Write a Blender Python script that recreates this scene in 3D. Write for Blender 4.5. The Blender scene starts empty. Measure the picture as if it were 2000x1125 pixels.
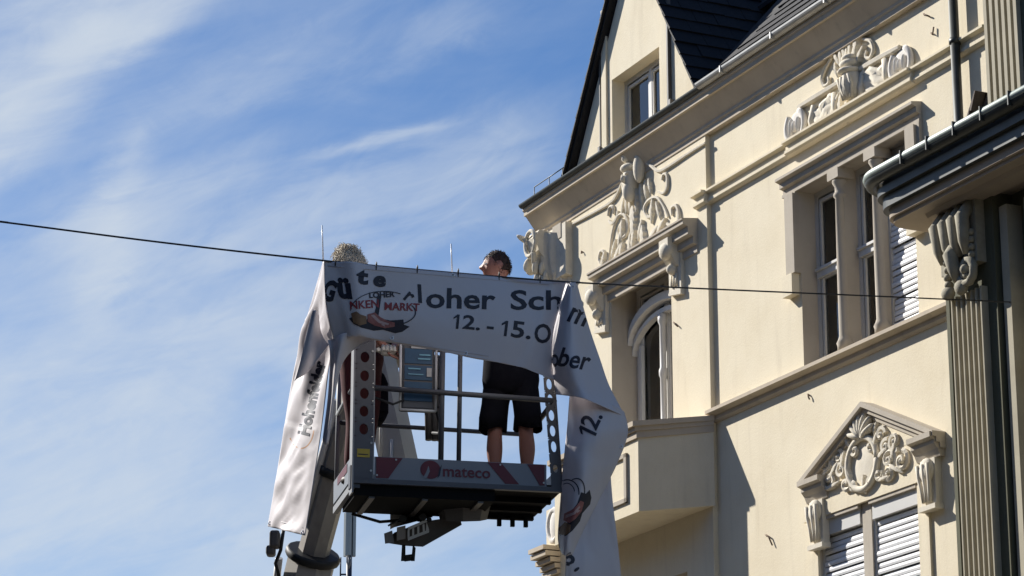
import bpy, bmesh, math, random
from mathutils import Vector, Matrix, noise
from mathutils.bvhtree import BVHTree
random.seed(4)
R = math.radians
sc = bpy.context.scene
col = sc.collection

# ------------------------------------------------------------------ camera, sky, sun, exposure
FPX = 5430.0                                   # focal length in pixels of the 2000 px wide photograph
PITCH = math.atan(1620 / FPX)
cam_d = bpy.data.cameras.new('camera'); cam = bpy.data.objects.new('camera', cam_d); col.objects.link(cam)
cam_d.sensor_width = 36; cam_d.lens = FPX / 2000 * 36
cam_d.clip_start = .1; cam_d.clip_end = 5000
cam.location = (0, 0, 1.6); cam.rotation_euler = (R(90) + PITCH, 0, 0)
sc.camera = cam
SUN = Vector((-1.669, 1.206, 1.45)).normalized()
SUN_EL = math.asin(SUN.z)

wd = bpy.data.worlds.new('World'); sc.world = wd; wd.use_nodes = True
def build_world():
    nt = wd.node_tree; N = nt.nodes; Lk = nt.links
    N.clear()
    out = N.new('ShaderNodeOutputWorld'); bg = N.new('ShaderNodeBackground')
    sky = N.new('ShaderNodeTexSky'); sky.sky_type = 'NISHITA'; sky.sun_disc = False
    sky.sun_elevation = SUN_EL; sky.sun_rotation = -math.atan2(-SUN.x, SUN.y)
    sky.air_density = 1.0; sky.dust_density = .3; sky.ozone_density = 3.0
    tc = N.new('ShaderNodeTexCoord'); sep = N.new('ShaderNodeSeparateXYZ')
    Lk.new(tc.outputs['Generated'], sep.inputs[0])
    def m(op, a, b=None, c=None, clamp=False):
        n_ = N.new('ShaderNodeMath'); n_.operation = op; n_.use_clamp = clamp
        for i, x in enumerate((a, b, c)):
            if x is None: continue
            if isinstance(x, (int, float)): n_.inputs[i].default_value = x
            else: Lk.new(x, n_.inputs[i])
        return n_.outputs[0]
    az = m('MULTIPLY', m('ARCTAN2', sep.outputs['X'], sep.outputs['Y']), 57.2958)
    el = m('MULTIPLY', m('ARCSINE', sep.outputs['Z']), 57.2958)
    cb = N.new('ShaderNodeCombineXYZ'); Lk.new(az, cb.inputs[0]); Lk.new(el, cb.inputs[1])
    def nz(rot, sx, sy, scale, det, rough, dist=0., off=(0, 0, 0)):
        mp = N.new('ShaderNodeMapping'); mp.vector_type = 'TEXTURE'
        mp.inputs['Rotation'].default_value = (0, 0, R(rot)); mp.inputs['Scale'].default_value = (sx, sy, 1)
        mp.inputs['Location'].default_value = off
        Lk.new(cb.outputs[0], mp.inputs[0])
        t = N.new('ShaderNodeTexNoise'); t.inputs['Scale'].default_value = scale; t.inputs['Detail'].default_value = det
        t.inputs['Roughness'].default_value = rough; t.inputs['Distortion'].default_value = dist
        Lk.new(mp.outputs[0], t.inputs['Vector']); return t.outputs['Fac']
    def ramp(x, lo, hi, a=0., b=1.):
        r_ = N.new('ShaderNodeMapRange'); r_.interpolation_type = 'SMOOTHSTEP'
        for i, v in enumerate((lo, hi, a, b)): r_.inputs[i + 1].default_value = v
        Lk.new(x, r_.inputs[0]); return r_.outputs[0]
    veil = nz(22, 2.6, 1, .34, 7, .58, .5, (3, 1, 0))            # broad soft cirrus veil
    wisp = nz(18, 4.6, 1, .80, 7, .56, .9, (7, 2, 0))            # combed streaks
    fine = nz(33, 2.8, 1, 1.5, 7, .58, 1.2, (1, 9, 0))
    puff = nz(8, 1.7, 1, .62, 8, .62, .7, (11, 4, 0))
    def band(x0, y0, ang, width, lo, hi, soft, wob=.9):          # a cirrus band: line through (az, el) at a tilt
        ca, sa = math.cos(R(ang)), math.sin(R(ang))
        u = m('ADD', m('MULTIPLY', m('SUBTRACT', az, x0), ca), m('MULTIPLY', m('SUBTRACT', el, y0), sa))
        w = m('SUBTRACT', m('MULTIPLY', m('SUBTRACT', el, y0), ca), m('MULTIPLY', m('SUBTRACT', az, x0), sa))
        w = m('ADD', w, m('MULTIPLY', m('SUBTRACT', puff, .5), wob * 4))
        g = m('POWER', 2.71828, m('MULTIPLY', m('MULTIPLY', w, w), -1 / (width * width)))
        e1 = ramp(u, lo, lo + soft); e2 = ramp(u, hi - soft, hi, 1., 0.)
        return m('MULTIPLY', m('MULTIPLY', g, e1), e2)
    tex = m('ADD', m('MULTIPLY', ramp(wisp, .30, .72), .75), m('MULTIPLY', ramp(fine, .32, .78), .30))
    B = []
    def add(b, k, base_=.25): B.append(m('MULTIPLY', m('MULTIPLY', b, m('ADD', base_, m('MULTIPLY', tex, 1 - base_))), k))
    add(band(-9.7, 21.0, 46, .75, -6, 8, 3, .25), 1.0, .45)       # bright diagonal in the upper left
    add(band(-11.2, 20.4, 60, 1.1, -5, 5, 3, .4), .55)
    add(band(-7.6, 22.2, 30, .45, -4, 5, 3, .25), .50)
    add(band(-3.3, 19.50, 14.5, .11, -2.3, 2.9, 2.0, .14), .55, .5)  # thin trail
    add(band(-4.4, 18.0, 14, 1.0, -6.5, 7, 3, .45), .62)
    add(band(-5.5, 20.9, 20, .5, -4, 6, 3, .5), .26)
    add(band(-3.5, 16.9, 22, .4, -5, 5, 3, .5), .30)
    add(band(-2.2, 21.4, 26, .35, -3, 3, 2, .4), .20)          # long faint band below it
    add(band(-8.6, 17.6, 82, .45, -3, 3, 2, .5), .55)             # upright wisp
    add(band(-8.0, 18.2, 25, .5, -4, 4, 2, .4), .4)
    add(band(-7.5, 14.9, 12, .95, -5, 6, 3, .5), .48, .2)        # soft white banks low on the left
    add(band(-10.4, 13.6, 20, .7, -4, 4, 3, .5), .38, .25)
    add(band(-9.6, 11.6, 6, .9, -5, 7, 3, .6), .38, .25)
    add(band(-5.2, 16.6, 30, .3, -3, 3, 2, .35), .45)
    add(band(-2.6, 15.9, 24, .35, -3, 3, 2, .35), .35)
    low = ramp(el, 11.0, 19.6, .64, 0.)
    left = m('MULTIPLY', ramp(az, -13., -1., .26, 0.), ramp(az, -60., -22.))
    base = m('ADD', m('ADD', low, left), -.06)
    c = m('MULTIPLY', m('ADD', m('MULTIPLY', ramp(veil, .38, .72), .40), m('MULTIPLY', tex, .30)), m('ADD', .26, m('MULTIPLY', base, 1.25)))
    c = m('ADD', c, m('MULTIPLY', base, .38))
    c = m('ADD', c, m('MULTIPLY', m('MULTIPLY', ramp(puff, .46, .68), low), .30))
    for b in B: c = m('ADD', c, b)
    c = m('MULTIPLY', m('MULTIPLY', c, ramp(el, -2, 3)), ramp(m('ABSOLUTE', az), 40., 110., 1., .35)); c = m('MULTIPLY', m('SUBTRACT', 1., m('POWER', 2.71828, m('MULTIPLY', m('MAXIMUM', c, 0.), -1.45))), .97)
    tint = N.new('ShaderNodeMix'); tint.data_type = 'RGBA'; tint.blend_type = 'MULTIPLY'; tint.inputs[0].default_value = 1
    tint.inputs[7].default_value = (.80, 1.02, 1.28, 1)
    Lk.new(sky.outputs[0], tint.inputs[6])
    mix = N.new('ShaderNodeMix'); mix.data_type = 'RGBA'
    mix.inputs[7].default_value = (7.6, 8.4, 9.3, 1)               # sunlit cirrus, in the sky texture's own units
    Lk.new(c, mix.inputs[0]); Lk.new(tint.outputs[2], mix.inputs[6])
    Lk.new(mix.outputs[2], bg.inputs['Color']); bg.inputs['Strength'].default_value = .0567
    Lk.new(bg.outputs[0], out.inputs[0])
build_world()
sun_d = bpy.data.lights.new('sun', 'SUN'); sun = bpy.data.objects.new('sun', sun_d); col.objects.link(sun)
sun_d.energy = 4.8; sun_d.angle = R(.53); sun_d.color = (1, .955, .885)
sun.rotation_euler = SUN.to_track_quat('Z', 'Y').to_euler(); sun.location = (-30, 20, 40)
sc.view_settings.view_transform = 'Standard'; sc.view_settings.look = 'None'
sc.view_settings.gamma = 1; sc.view_settings.use_curve_mapping = False
sc.view_settings.exposure = 0.585
sc.render.engine = 'CYCLES'
sc.cycles.max_bounces = 6

# ------------------------------------------------------------------ measuring frames
CAM = Vector((0, 0, 1.6))
FWD = Vector((0, math.cos(PITCH), math.sin(PITCH))); UPV = Vector((0, -math.sin(PITCH), math.cos(PITCH)))
def ray(u, v): return Vector((1, 0, 0)) * (u - 1000) + UPV * (562.5 - v) + FWD * FPX
def at(u, v, dep): return CAM + ray(u, v) * (dep / FPX)          # a point of the photograph at a depth in metres
AZ = R(25.1)
D = Vector((-math.sin(AZ), math.cos(AZ), 0)); NO = Vector((-math.cos(AZ), -math.sin(AZ), 0))   # along / out of the facade
FO = CAM + ray(1650, 322) * (30 / FPX); FO.z = 0
def W(s, e, z): return FO - D * s + NO * e + Vector((0, 0, z))   # facade metres: along, out, up
def FP(u, v, e=0.):                                              # where a point seen on the facade lies, in facade metres
    r_ = ray(u, v); t = ((FO - CAM).dot(NO) + e) / r_.dot(NO); X = CAM + r_ * t
    return ((FO - X).dot(D), e, X.z)
BA = R(12); BO = at(690, 935, 19.5)
BW = Vector((math.cos(BA), math.sin(BA), 0)); BG = Vector((-math.sin(BA), math.cos(BA), 0))
def BK(x, y, z): return BO + BW * x + BG * y + Vector((0, 0, z)) # basket metres
WORLD = lambda x, y, z: Vector((x, y, z))

# ------------------------------------------------------------------ materials
def mat(name, color, rough=.7, metal=0., var=.0, vscale=3., bump=0., bscale=60., streak=0., spec=.5, color2=None, sss=0., dirt=None, grain=0.):
    m_ = bpy.data.materials.new(name); m_.use_nodes = True; nt = m_.node_tree; N = nt.nodes; Lk = nt.links
    b = N['Principled BSDF']; b.inputs['Roughness'].default_value = rough; b.inputs['Metallic'].default_value = metal
    b.inputs['Specular IOR Level'].default_value = spec
    c = (*color, 1); b.inputs['Base Color'].default_value = c
    tc = N.new('ShaderNodeTexCoord'); src = None
    def noise_(scale, det=5, rg=.6, sc3=None):
        t = N.new('ShaderNodeTexNoise'); t.inputs['Scale'].default_value = scale; t.inputs['Detail'].default_value = det; t.inputs['Roughness'].default_value = rg
        if sc3:
            mp = N.new('ShaderNodeMapping'); mp.inputs['Scale'].default_value = sc3; Lk.new(tc.outputs['Object'], mp.inputs[0]); Lk.new(mp.outputs[0], t.inputs['Vector'])
        else: Lk.new(tc.outputs['Object'], t.inputs['Vector'])
        return t.outputs['Fac']
    def rmp(x, lo, hi):
        r_ = N.new('ShaderNodeMapRange'); r_.interpolation_type = 'SMOOTHSTEP'; r_.inputs[1].default_value = lo; r_.inputs[2].default_value = hi; Lk.new(x, r_.inputs[0]); return r_.outputs[0]
    def blend(a, col2, fac, k):
        mx = N.new('ShaderNodeMix'); mx.data_type = 'RGBA'
        mu = N.new('ShaderNodeMath'); mu.operation = 'MULTIPLY'; mu.inputs[1].default_value = k; Lk.new(fac, mu.inputs[0]); Lk.new(mu.outputs[0], mx.inputs[0])
        if isinstance(a, tuple): mx.inputs[6].default_value = a
        else: Lk.new(a, mx.inputs[6])
        mx.inputs[7].default_value = (*col2, 1); return mx.outputs[2]
    src = c
    c2 = color2 or tuple(x * .7 for x in color)
    if var: src = blend(src, c2, rmp(noise_(vscale, 8, .65), .35, .72), var)
    if grain: src = blend(src, tuple(x * .62 for x in color), rmp(noise_(90, 3, .7), .52, .80), grain); src = blend(src, tuple(min(1, x * 1.12) for x in color), rmp(noise_(38, 4, .7), .55, .8), grain)
    if streak: src = blend(src, dirt or tuple(x * .5 for x in color), rmp(noise_(2.2, 6, .6, (3.2, 3.2, .35)), .50, .80), streak)
    if not isinstance(src, tuple): Lk.new(src, b.inputs['Base Color'])
    if bump:
        bn = N.new('ShaderNodeBump'); bn.inputs['Strength'].default_value = bump; bn.inputs['Distance'].default_value = .01
        Lk.new(noise_(bscale, 6, .7), bn.inputs['Height']); Lk.new(bn.outputs[0], b.inputs['Normal'])
    if sss:
        b.inputs['Subsurface Weight'].default_value = sss; b.inputs['Subsurface Radius'].default_value = (.01, .004, .002)
    return m_
M = {}
M['stucco'] = mat('cream_stucco', (.82, .735, .56), .9, var=.5, vscale=1.3, color2=(.71, .615, .44), bump=.35, bscale=35, streak=.32, dirt=(.52, .45, .34), spec=.2, grain=.35)
M['trim'] = mat('shade_toned_stone_trim', (.52, .465, .385), .85, var=.4, vscale=2.5, color2=(.40, .35, .28), bump=.25, bscale=40, streak=.4, dirt=(.30, .26, .2), spec=.2)  # grey-beige stone, toned darker to paint in shade on jambs and piers
M['relief'] = mat('plaster_relief', (.76, .70, .58), .85, var=.35, vscale=9, color2=(.54, .48, .38), bump=.35, bscale=50, spec=.2)
M['pale'] = mat('pale_plaster', (.74, .71, .66), .85, var=.3, vscale=9, color2=(.5, .47, .42), bump=.2, spec=.2)
M['cornice'] = mat('cornice_paint', (.58, .50, .39), .85, var=.4, vscale=2, color2=(.42, .35, .27), streak=.4, spec=.2)
M['slate'] = mat('black_slate', (.020, .020, .023), .7, var=.6, vscale=4, color2=(.009, .009, .010), spec=.25, bump=.4, bscale=25)
M['tile'] = mat('brown_roof_tile', (.15, .12, .10), .85, var=.6, vscale=8, color2=(.08, .06, .05))
M['yellow'] = mat('yellow_label', (.45, .33, .03), .5)
M['zinc'] = mat('zinc', (.5, .5, .48), .5, metal=.5, var=.5, vscale=5, color2=(.28, .27, .25))
M['dzinc'] = mat('dark_gutter', (.06, .065, .06), .45, metal=.3, var=.5, vscale=6, color2=(.02, .025, .022))
M['patina'] = mat('patina_gutter', (.36, .41, .37), .5, metal=.2, var=.5, vscale=5, color2=(.14, .17, .15))
M['white'] = mat('white_paint', (.72, .71, .68), .5, var=.25, vscale=5, color2=(.55, .54, .5))
M['frame'] = mat('grey_white_frame', (.60, .59, .56), .5, var=.25, vscale=5, color2=(.45, .44, .41))
M['slat'] = mat('white_slat', (.80, .80, .80), .45, var=.15, vscale=4, color2=(.66, .66, .66))
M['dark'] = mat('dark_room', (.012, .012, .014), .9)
M['curtain_glare'] = mat('net_curtain_glare', (.74, .76, .78), .9, var=.4, vscale=6, color2=(.55, .58, .6))  # pale cloth; behind dormer and door panes it stands in for reflections
M['redfr'] = mat('brown_frame', (.13, .07, .05), .6, var=.4)
M['capital'] = mat('olive_capital', (.36, .33, .25), .85, var=.5, vscale=9, color2=(.2, .18, .13), bump=.3)
M['olive'] = mat('olive_stone', (.12, .118, .075), .8, var=.5, vscale=3, color2=(.09, .09, .06), bump=.2, streak=.5, dirt=(.05, .05, .035), spec=.25)
M['reed'] = mat('beige_reed', (.44, .40, .30), .8, var=.4, vscale=4, color2=(.30, .27, .20), spec=.25)
M['soffit'] = mat('soffit_paint', (.40, .34, .27), .85, var=.4, vscale=1.5, color2=(.29, .24, .19), spec=.2)
M['vinyl'] = mat('white_banner_vinyl', (.64, .60, .615), .5, var=.12, vscale=2, color2=(.54, .51, .53), bump=.06, bscale=9)
M['ink'] = mat('navy_ink', (.012, .014, .03), .55)
M['inkred'] = mat('red_ink', (.30, .03, .04), .55, var=.3, vscale=30)
M['inkham'] = mat('ham_ink', (.38, .15, .13), .55, var=.8, vscale=26, color2=(.22, .05, .05))
M['inkfat'] = mat('pale_pink_ink', (.52, .36, .34), .55)
M['inkbrown'] = mat('brown_ink', (.28, .16, .08), .55, var=.7, vscale=30, color2=(.10, .05, .04))
M['inkorange'] = mat('orange_ink', (.55, .30, .16), .55)
M['steel'] = mat('grey_lift_paint', (.085, .088, .097), .5, var=.4, vscale=6, color2=(.06, .06, .065))
M['pale_steel'] = mat('pale_lift_paint', (.26, .265, .27), .5, var=.3, vscale=6, color2=(.28, .28, .29))
M['under'] = mat('black_underside', (.012, .012, .012), .9, var=.4, spec=.1)
M['redp'] = mat('red_stripe', (.11, .006, .014), .5, var=.2)
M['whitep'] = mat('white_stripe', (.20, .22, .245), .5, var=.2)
M['jib'] = mat('white_jib_paint', (.60, .58, .54), .45, var=.3, vscale=4, color2=(.45, .43, .4))
M['boom'] = mat('boom_paint', (.38, .35, .31), .5, var=.35, vscale=4, color2=(.24, .22, .19), streak=.4, dirt=(.09, .075, .06))
M['bdark'] = mat('boom_grey', (.12, .11, .10), .5, var=.5, vscale=6, color2=(.06, .055, .05))
M['rubber'] = mat('black_rubber', (.02, .02, .02), .6)
M['blue'] = mat('blue_sticker', (.008, .065, .14), .5, var=.4, vscale=12, color2=(.006, .04, .09))
M['sky_blue'] = mat('pale_blue_print', (.16, .38, .5), .5)
M['paper'] = mat('grey_paper', (.45, .45, .44), .7)
M['skin'] = mat('sunburnt_skin', (.36, .165, .12), .55, var=.3, vscale=14, color2=(.34, .14, .10), sss=.08)
M['hair'] = mat('dark_brown_hair', (.055, .028, .018), .7, var=.5, vscale=40, bump=.6, bscale=120)
M['blond'] = mat('blond_hair', (.80, .72, .58), .6, var=.7, vscale=14, color2=(.34, .27, .18), bump=.8, bscale=70)
M['black'] = mat('black_cloth', (.010, .010, .014), .95, var=.5, vscale=5, color2=(.018, .018, .022), bump=.2, bscale=30, spec=.08)
M['redcl'] = mat('dark_red_cloth', (.07, .010, .012), .9, var=.5, vscale=5)
M['shoe'] = mat('shoe_leather', (.03, .025, .02), .6)
M['glove'] = mat('pale_work_glove', (.62, .60, .54), .8, var=.3, vscale=20)
M['antenna'] = mat('antenna_grey', (.36, .39, .38), .5, var=.2)
M['mast'] = mat('dark_mast', (.03, .035, .06), .5)
M['cable'] = mat('steel_cable', (.03, .03, .035), .5)
M['rod'] = mat('white_rod', (.85, .88, .92), .3)
M['asphalt'] = mat('street_paving', (.10, .085, .065), .9, var=.4, vscale=.8, bump=.3, bscale=30)
M['facing'] = mat('added_house_render', (.12, .10, .08), .9, var=.3)
M['rust'] = mat('rusty_iron', (.17, .11, .07), .8, var=.6, vscale=30)
def glass_mat():
    m_ = bpy.data.materials.new('window_glass'); m_.use_nodes = True; N = m_.node_tree.nodes; Lk = m_.node_tree.links; N.clear()
    o = N.new('ShaderNodeOutputMaterial'); mx = N.new('ShaderNodeMixShader'); t = N.new('ShaderNodeBsdfTransparent'); g = N.new('ShaderNodeBsdfGlossy'); fr = N.new('ShaderNodeFresnel')
    fr.inputs[0].default_value = 1.95; g.inputs['Roughness'].default_value = .02; t.inputs[0].default_value = (.80, .83, .82, 1)
    Lk.new(fr.outputs[0], mx.inputs[0]); Lk.new(t.outputs[0], mx.inputs[1]); Lk.new(g.outputs[0], mx.inputs[2]); Lk.new(mx.outputs[0], o.inputs[0]); return m_
M['glass'] = glass_mat()

# ------------------------------------------------------------------ object helpers
PM = {}
def root(name, label, cat, loc, rz=0., group=None):
    o = bpy.data.objects.new(name, None); col.objects.link(o); o.empty_display_size = .3
    o.location = loc; o.rotation_euler = (0, 0, rz); o['label'] = label; o['category'] = cat
    if group: o['group'] = group
    PM[o] = Matrix.Translation(Vector(loc)) @ Matrix.Rotation(rz, 4, 'Z'); return o
def place(o, parent):
    col.objects.link(o)
    if parent is not None: o.parent = parent; PM[o] = PM[parent]
    else: PM[o] = Matrix.Identity(4)
    return o
class MB:
    def __init__(s, fr=WORLD): s.fr = fr; s.v = []; s.f = []; s.sm = []
    def add(s, pts, faces, smooth=False, fr=None):
        fr = fr or s.fr; k = len(s.v); s.v += [fr(*p) for p in pts]
        s.f += [tuple(i + k for i in f) for f in faces]; s.sm += [smooth] * len(faces); return s
    def box(s, x0, x1, y0, y1, z0, z1):
        return s.add([(x0, y0, z0), (x1, y0, z0), (x1, y1, z0), (x0, y1, z0), (x0, y0, z1), (x1, y0, z1), (x1, y1, z1), (x0, y1, z1)],
                     [(0, 3, 2, 1), (4, 5, 6, 7), (0, 1, 5, 4), (1, 2, 6, 5), (2, 3, 7, 6), (3, 0, 4, 7)])
    def prism(s, poly, a, b, axis):              # poly in the two other axes, extruded along axis (0, 1, 2) from a to b
        def mk(p, t): q = list(p); q.insert(axis, t); return tuple(q)
        n_ = len(poly); pts = [mk(p, a) for p in poly] + [mk(p, b) for p in poly]
        fs = [tuple(range(n_)), tuple(range(2 * n_ - 1, n_ - 1, -1))] + [(i, (i + 1) % n_, n_ + (i + 1) % n_, n_ + i) for i in range(n_)]
        return s.add(pts, fs)
    def tube(s, path, r, n=8, world=False, smooth=True, r2=None, flat=1., roll=0.):
        P = [Vector(p) if world else s.fr(*p) for p in path]; m_ = len(P)
        rs = r if isinstance(r, (list, tuple)) else [r + ((r2 - r) * i / (m_ - 1) if r2 is not None else 0) for i in range(m_)]
        pts = []; up = None
        for i, p in enumerate(P):
            t = (P[min(i + 1, m_ - 1)] - P[max(i - 1, 0)]).normalized()
            if up is None: up = Vector((0, 0, 1)) if abs(t.z) < .9 else Vector((0, 1, 0))
            a = t.cross(up); a = a.normalized() if a.length > 1e-6 else Vector((1, 0, 0)); b = a.cross(t).normalized(); up = b
            for k in range(n):
                q = 2 * math.pi * k / n + roll; pts.append(p + (a * math.cos(q) + b * math.sin(q) * flat) * rs[i])
        fs = [(i * n + k, i * n + (k + 1) % n, (i + 1) * n + (k + 1) % n, (i + 1) * n + k) for i in range(m_ - 1) for k in range(n)]
        s.add(pts, fs, smooth, fr=lambda *q: Vector(q))
        return s.add(pts[:n], [tuple(range(n - 1, -1, -1))], False, fr=lambda *q: Vector(q)).add(pts[-n:], [tuple(range(n))], False, fr=lambda *q: Vector(q))
    def ell(s, c, ax, nu=12, nv=8):              # ellipsoid: centre and three half axes, in the frame
        c = s.fr(*c); z0 = s.fr(0, 0, 0); A = [s.fr(*a) - z0 for a in ax]; pts = [c + A[2]]
        for j in range(1, nv):
            t = math.pi * j / nv
            for i in range(nu):
                p = 2 * math.pi * i / nu; pts.append(c + A[0] * math.sin(t) * math.cos(p) + A[1] * math.sin(t) * math.sin(p) + A[2] * math.cos(t))
        pts.append(c - A[2]); k = len(pts) - 1
        fs = [(0, 1 + i, 1 + (i + 1) % nu) for i in range(nu)]
        fs += [(1 + (j - 1) * nu + i, 1 + j * nu + i, 1 + j * nu + (i + 1) % nu, 1 + (j - 1) * nu + (i + 1) % nu) for j in range(1, nv - 1) for i in range(nu)]
        fs += [(k, 1 + (nv - 2) * nu + (i + 1) % nu, 1 + (nv - 2) * nu + i) for i in range(nu)]
        return s.add(pts, fs, True, fr=lambda *q: Vector(q))
    def lathe(s, prof, cx, cy, n=16, smooth=True):   # prof of (radius, z) round a vertical axis in the frame
        pts = [(cx + r_ * math.cos(2 * math.pi * k / n), cy + r_ * math.sin(2 * math.pi * k / n), z) for r_, z in prof for k in range(n)]
        fs = [(i * n + k, i * n + (k + 1) % n, (i + 1) * n + (k + 1) % n, (i + 1) * n + k) for i in range(len(prof) - 1) for k in range(n)]
        fs += [tuple(range(n)), tuple(range((len(prof) - 1) * n, len(prof) * n))]
        return s.add(pts, fs, smooth)
    def build(s, name, m_, parent=None, recalc=True, label=None, thick=0., bevel=0.):
        inv = PM[parent].inverted() if parent is not None else Matrix.Identity(4)
        me = bpy.data.meshes.new(name); me.from_pydata([inv @ v for v in s.v], [], s.f)
        me.polygons.foreach_set('use_smooth', s.sm)
        if recalc:
            bm = bmesh.new(); bm.from_mesh(me); bmesh.ops.remove_doubles(bm, verts=bm.verts, dist=1e-5)
            bmesh.ops.recalc_face_normals(bm, faces=bm.faces); bm.to_mesh(me); bm.free()
        me.materials.append(M[m_] if isinstance(m_, str) else m_)
        o = place(bpy.data.objects.new(name, me), parent)
        if thick:
            md = o.modifiers.new('t', 'SOLIDIFY'); md.thickness = thick; md.offset = 0
        if bevel:
            md = o.modifiers.new('b', 'BEVEL'); md.width = bevel; md.segments = 2; md.limit_method = 'ANGLE'
        if label: o['label'] = label
        return o
def inst(src, parent, loc, rot=(0, 0, 0), scale=None):
    o = src.copy(); col.objects.link(o); o.parent = parent; o.location = loc; o.rotation_euler = rot
    if scale: o.scale = scale
    PM[o] = PM[parent]; return o
def wall_mesh(fr_e, s0, s1, z0, z1, holes, depth, back=-.5):   # a rendered wall with openings and reveals
    mb = MB(W); rv = []; S = sorted({s0, s1, *[h[0] for h in holes], *[h[1] for h in holes]}); Z = sorted({z0, z1, *[h[2] for h in holes], *[h[3] for h in holes]})
    for a, b in zip(S, S[1:]):
        for c, d in zip(Z, Z[1:]):
            if any(h[0] - 1e-6 <= a and b <= h[1] + 1e-6 and h[2] - 1e-6 <= c and d <= h[3] + 1e-6 for h in holes): continue
            mb.add([(a, fr_e, c), (b, fr_e, c), (b, fr_e, d), (a, fr_e, d)], [(0, 1, 2, 3)])
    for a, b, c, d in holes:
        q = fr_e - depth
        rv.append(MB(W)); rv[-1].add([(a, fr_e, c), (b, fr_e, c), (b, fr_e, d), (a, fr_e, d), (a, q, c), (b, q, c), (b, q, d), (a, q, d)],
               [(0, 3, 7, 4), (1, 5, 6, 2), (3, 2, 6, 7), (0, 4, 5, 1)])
    for p in ((s0, s0), (s1, s1)):
        mb.add([(p[0], fr_e, z0), (p[0], back, z0), (p[0], back, z1), (p[0], fr_e, z1)], [(0, 1, 2, 3)])
    mb.add([(s0, back, z0), (s1, back, z0), (s1, back, z1), (s0, back, z1)], [(0, 1, 2, 3)])
    return mb, rv
def strip(prof, s0, s1): return MB(W).prism(prof, s0, s1, 0)     # a moulding: (out, up) profile along the facade

# relief carving on the facade
def rel_tube(mb, px, r, e, n=7):
    P = [Vector(FP(u, v, e)) for u, v in px]; Q = []
    for i in range(len(P) - 1):
        p0, p1, p2, p3 = P[max(i - 1, 0)], P[i], P[i + 1], P[min(i + 2, len(P) - 1)]
        for k in range(4):
            t = k / 4; Q.append(.5 * ((2 * p1) + (p2 - p0) * t + (2 * p0 - 5 * p1 + 4 * p2 - p3) * t * t + (3 * p1 - p0 - 3 * p2 + p3) * t ** 3))
    Q.append(P[-1]); m_ = len(Q)
    rr = [r * (.75 + .35 * math.sin(math.pi * i / (m_ - 1))) for i in range(m_)] if not isinstance(r, tuple) else [r[0] + (r[1] - r[0]) * i / (m_ - 1) for i in range(m_)]
    mb.tube([tuple(q) for q in Q], rr, 6, smooth=False, roll=.4)
def leaf(mb, u, v, ang, ln, wd_, e, t=.04):                         # a pointed leaf with a midrib and lobed edge
    c = FP(u, v, e); ca, sa = math.cos(R(ang)), math.sin(R(ang)); n_ = 8; pts = []
    for i in range(n_ + 1):
        q = i / n_; x = (q * 2 - 1) * ln * 1.12; w_ = wd_ * .85 * (math.sin(math.pi * (.06 + .90 * q)) ** .7) * (1 + (.22 if i % 2 else -.16)); h = t * 1.15 * math.sin(math.pi * (.1 + .8 * q)) + .02 * q * q
        for o, z in ((-1, -.03), (-.55, h * .75), (0, h * .62 + .008), (.55, h * .75), (1, -.03)):
            y = o * w_; pts.append((c[0] + ca * x - sa * y, e + z, c[2] + sa * x + ca * y))
    fs = [(i * 5 + k, i * 5 + k + 1, i * 5 + k + 6, i * 5 + k + 5) for i in range(n_) for k in range(4)]
    mb.add(pts, fs, False); k0 = n_ * 5
    mb.add(pts[:5] + pts[k0:], [(0, 1, 2, 3, 4), (9, 8, 7, 6, 5)], False)
def curl(mb, u, v, rs, rz, a0, turns, r, e, dirn=1):
    c = FP(u, v, e); pts = []; n_ = int(14 * turns) + 2
    for i in range(n_):
        t = i / (n_ - 1); a = R(a0) + dirn * t * turns * 2 * math.pi; k = 1 - .8 * t
        pts.append((c[0] + rs * k * math.cos(a), e + .02 * t, c[2] + rz * k * math.sin(a)))
    mb.tube(pts, r, 5, r2=r * .6, smooth=False); mb.ell((c[0], e, c[2]), [(rs * .28, 0, 0), (0, .05, 0), (0, 0, rz * .28)], 8, 6)

# ------------------------------------------------------------------ ground
g = MB().add([(-2500, -2500, 0), (2500, -2500, 0), (2500, 2500, 0), (-2500, 2500, 0)], [(0, 1, 2, 3)]).build('ground', 'asphalt')
g['kind'] = 'structure'

# ------------------------------------------------------------------ the cream town house
HRZ = math.atan2(-D.y, -D.x)
house = root('town_house', 'cream stucco town house with carved ornaments, balcony and steep slate dormer gable', 'house', FO, HRZ)
EB = .06                                                        # the left bay stands a little proud
dl, dr = FP(1193, 555, EB)[0], FP(1310, 510, EB)[0]
DZ0, DZ1 = 9.25, 11.52
TW = (-.97, 1.30, 9.40, 11.44); LW = (-.76, 1.17, 5.6, 7.70); BW2 = (-5.55, -3.58, 5.2, 7.62)
for (mbs, nm) in ((wall_mesh(0, -2.95, 2.78, 0, 13.15, [TW, LW], .45, back=-.6), 'wall'), (wall_mesh(EB, -6.52, -2.95, 9.05, 13.15, [(dl, dr, DZ0, DZ1)], .5, back=-.6), 'bay_wall'), (wall_mesh(EB, -7.30, -2.95, 0, 9.05, [BW2], .5, back=-.6), 'bay_wall')):
    w_ = mbs[0].build(nm, 'stucco', house)
    for r_ in mbs[1]: r_.build('reveal', 'trim', w_)  # jambs carry the darker trim colour as painted recess shade
# end wall and rear, so that the house is a body
MB(W).box(-6.52, 2.78, -8.2, -8.0, 0, 13.1).box(-6.52, -6.3, -8.0, -.62, 9.05, 13.1).box(-7.30, -7.1, -8.0, -.62, 0, 9.05).box(-7.1, -6.3, -8.0, EB - .03, 9.0, 9.045).build('rear_wall', 'stucco', house)

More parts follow.
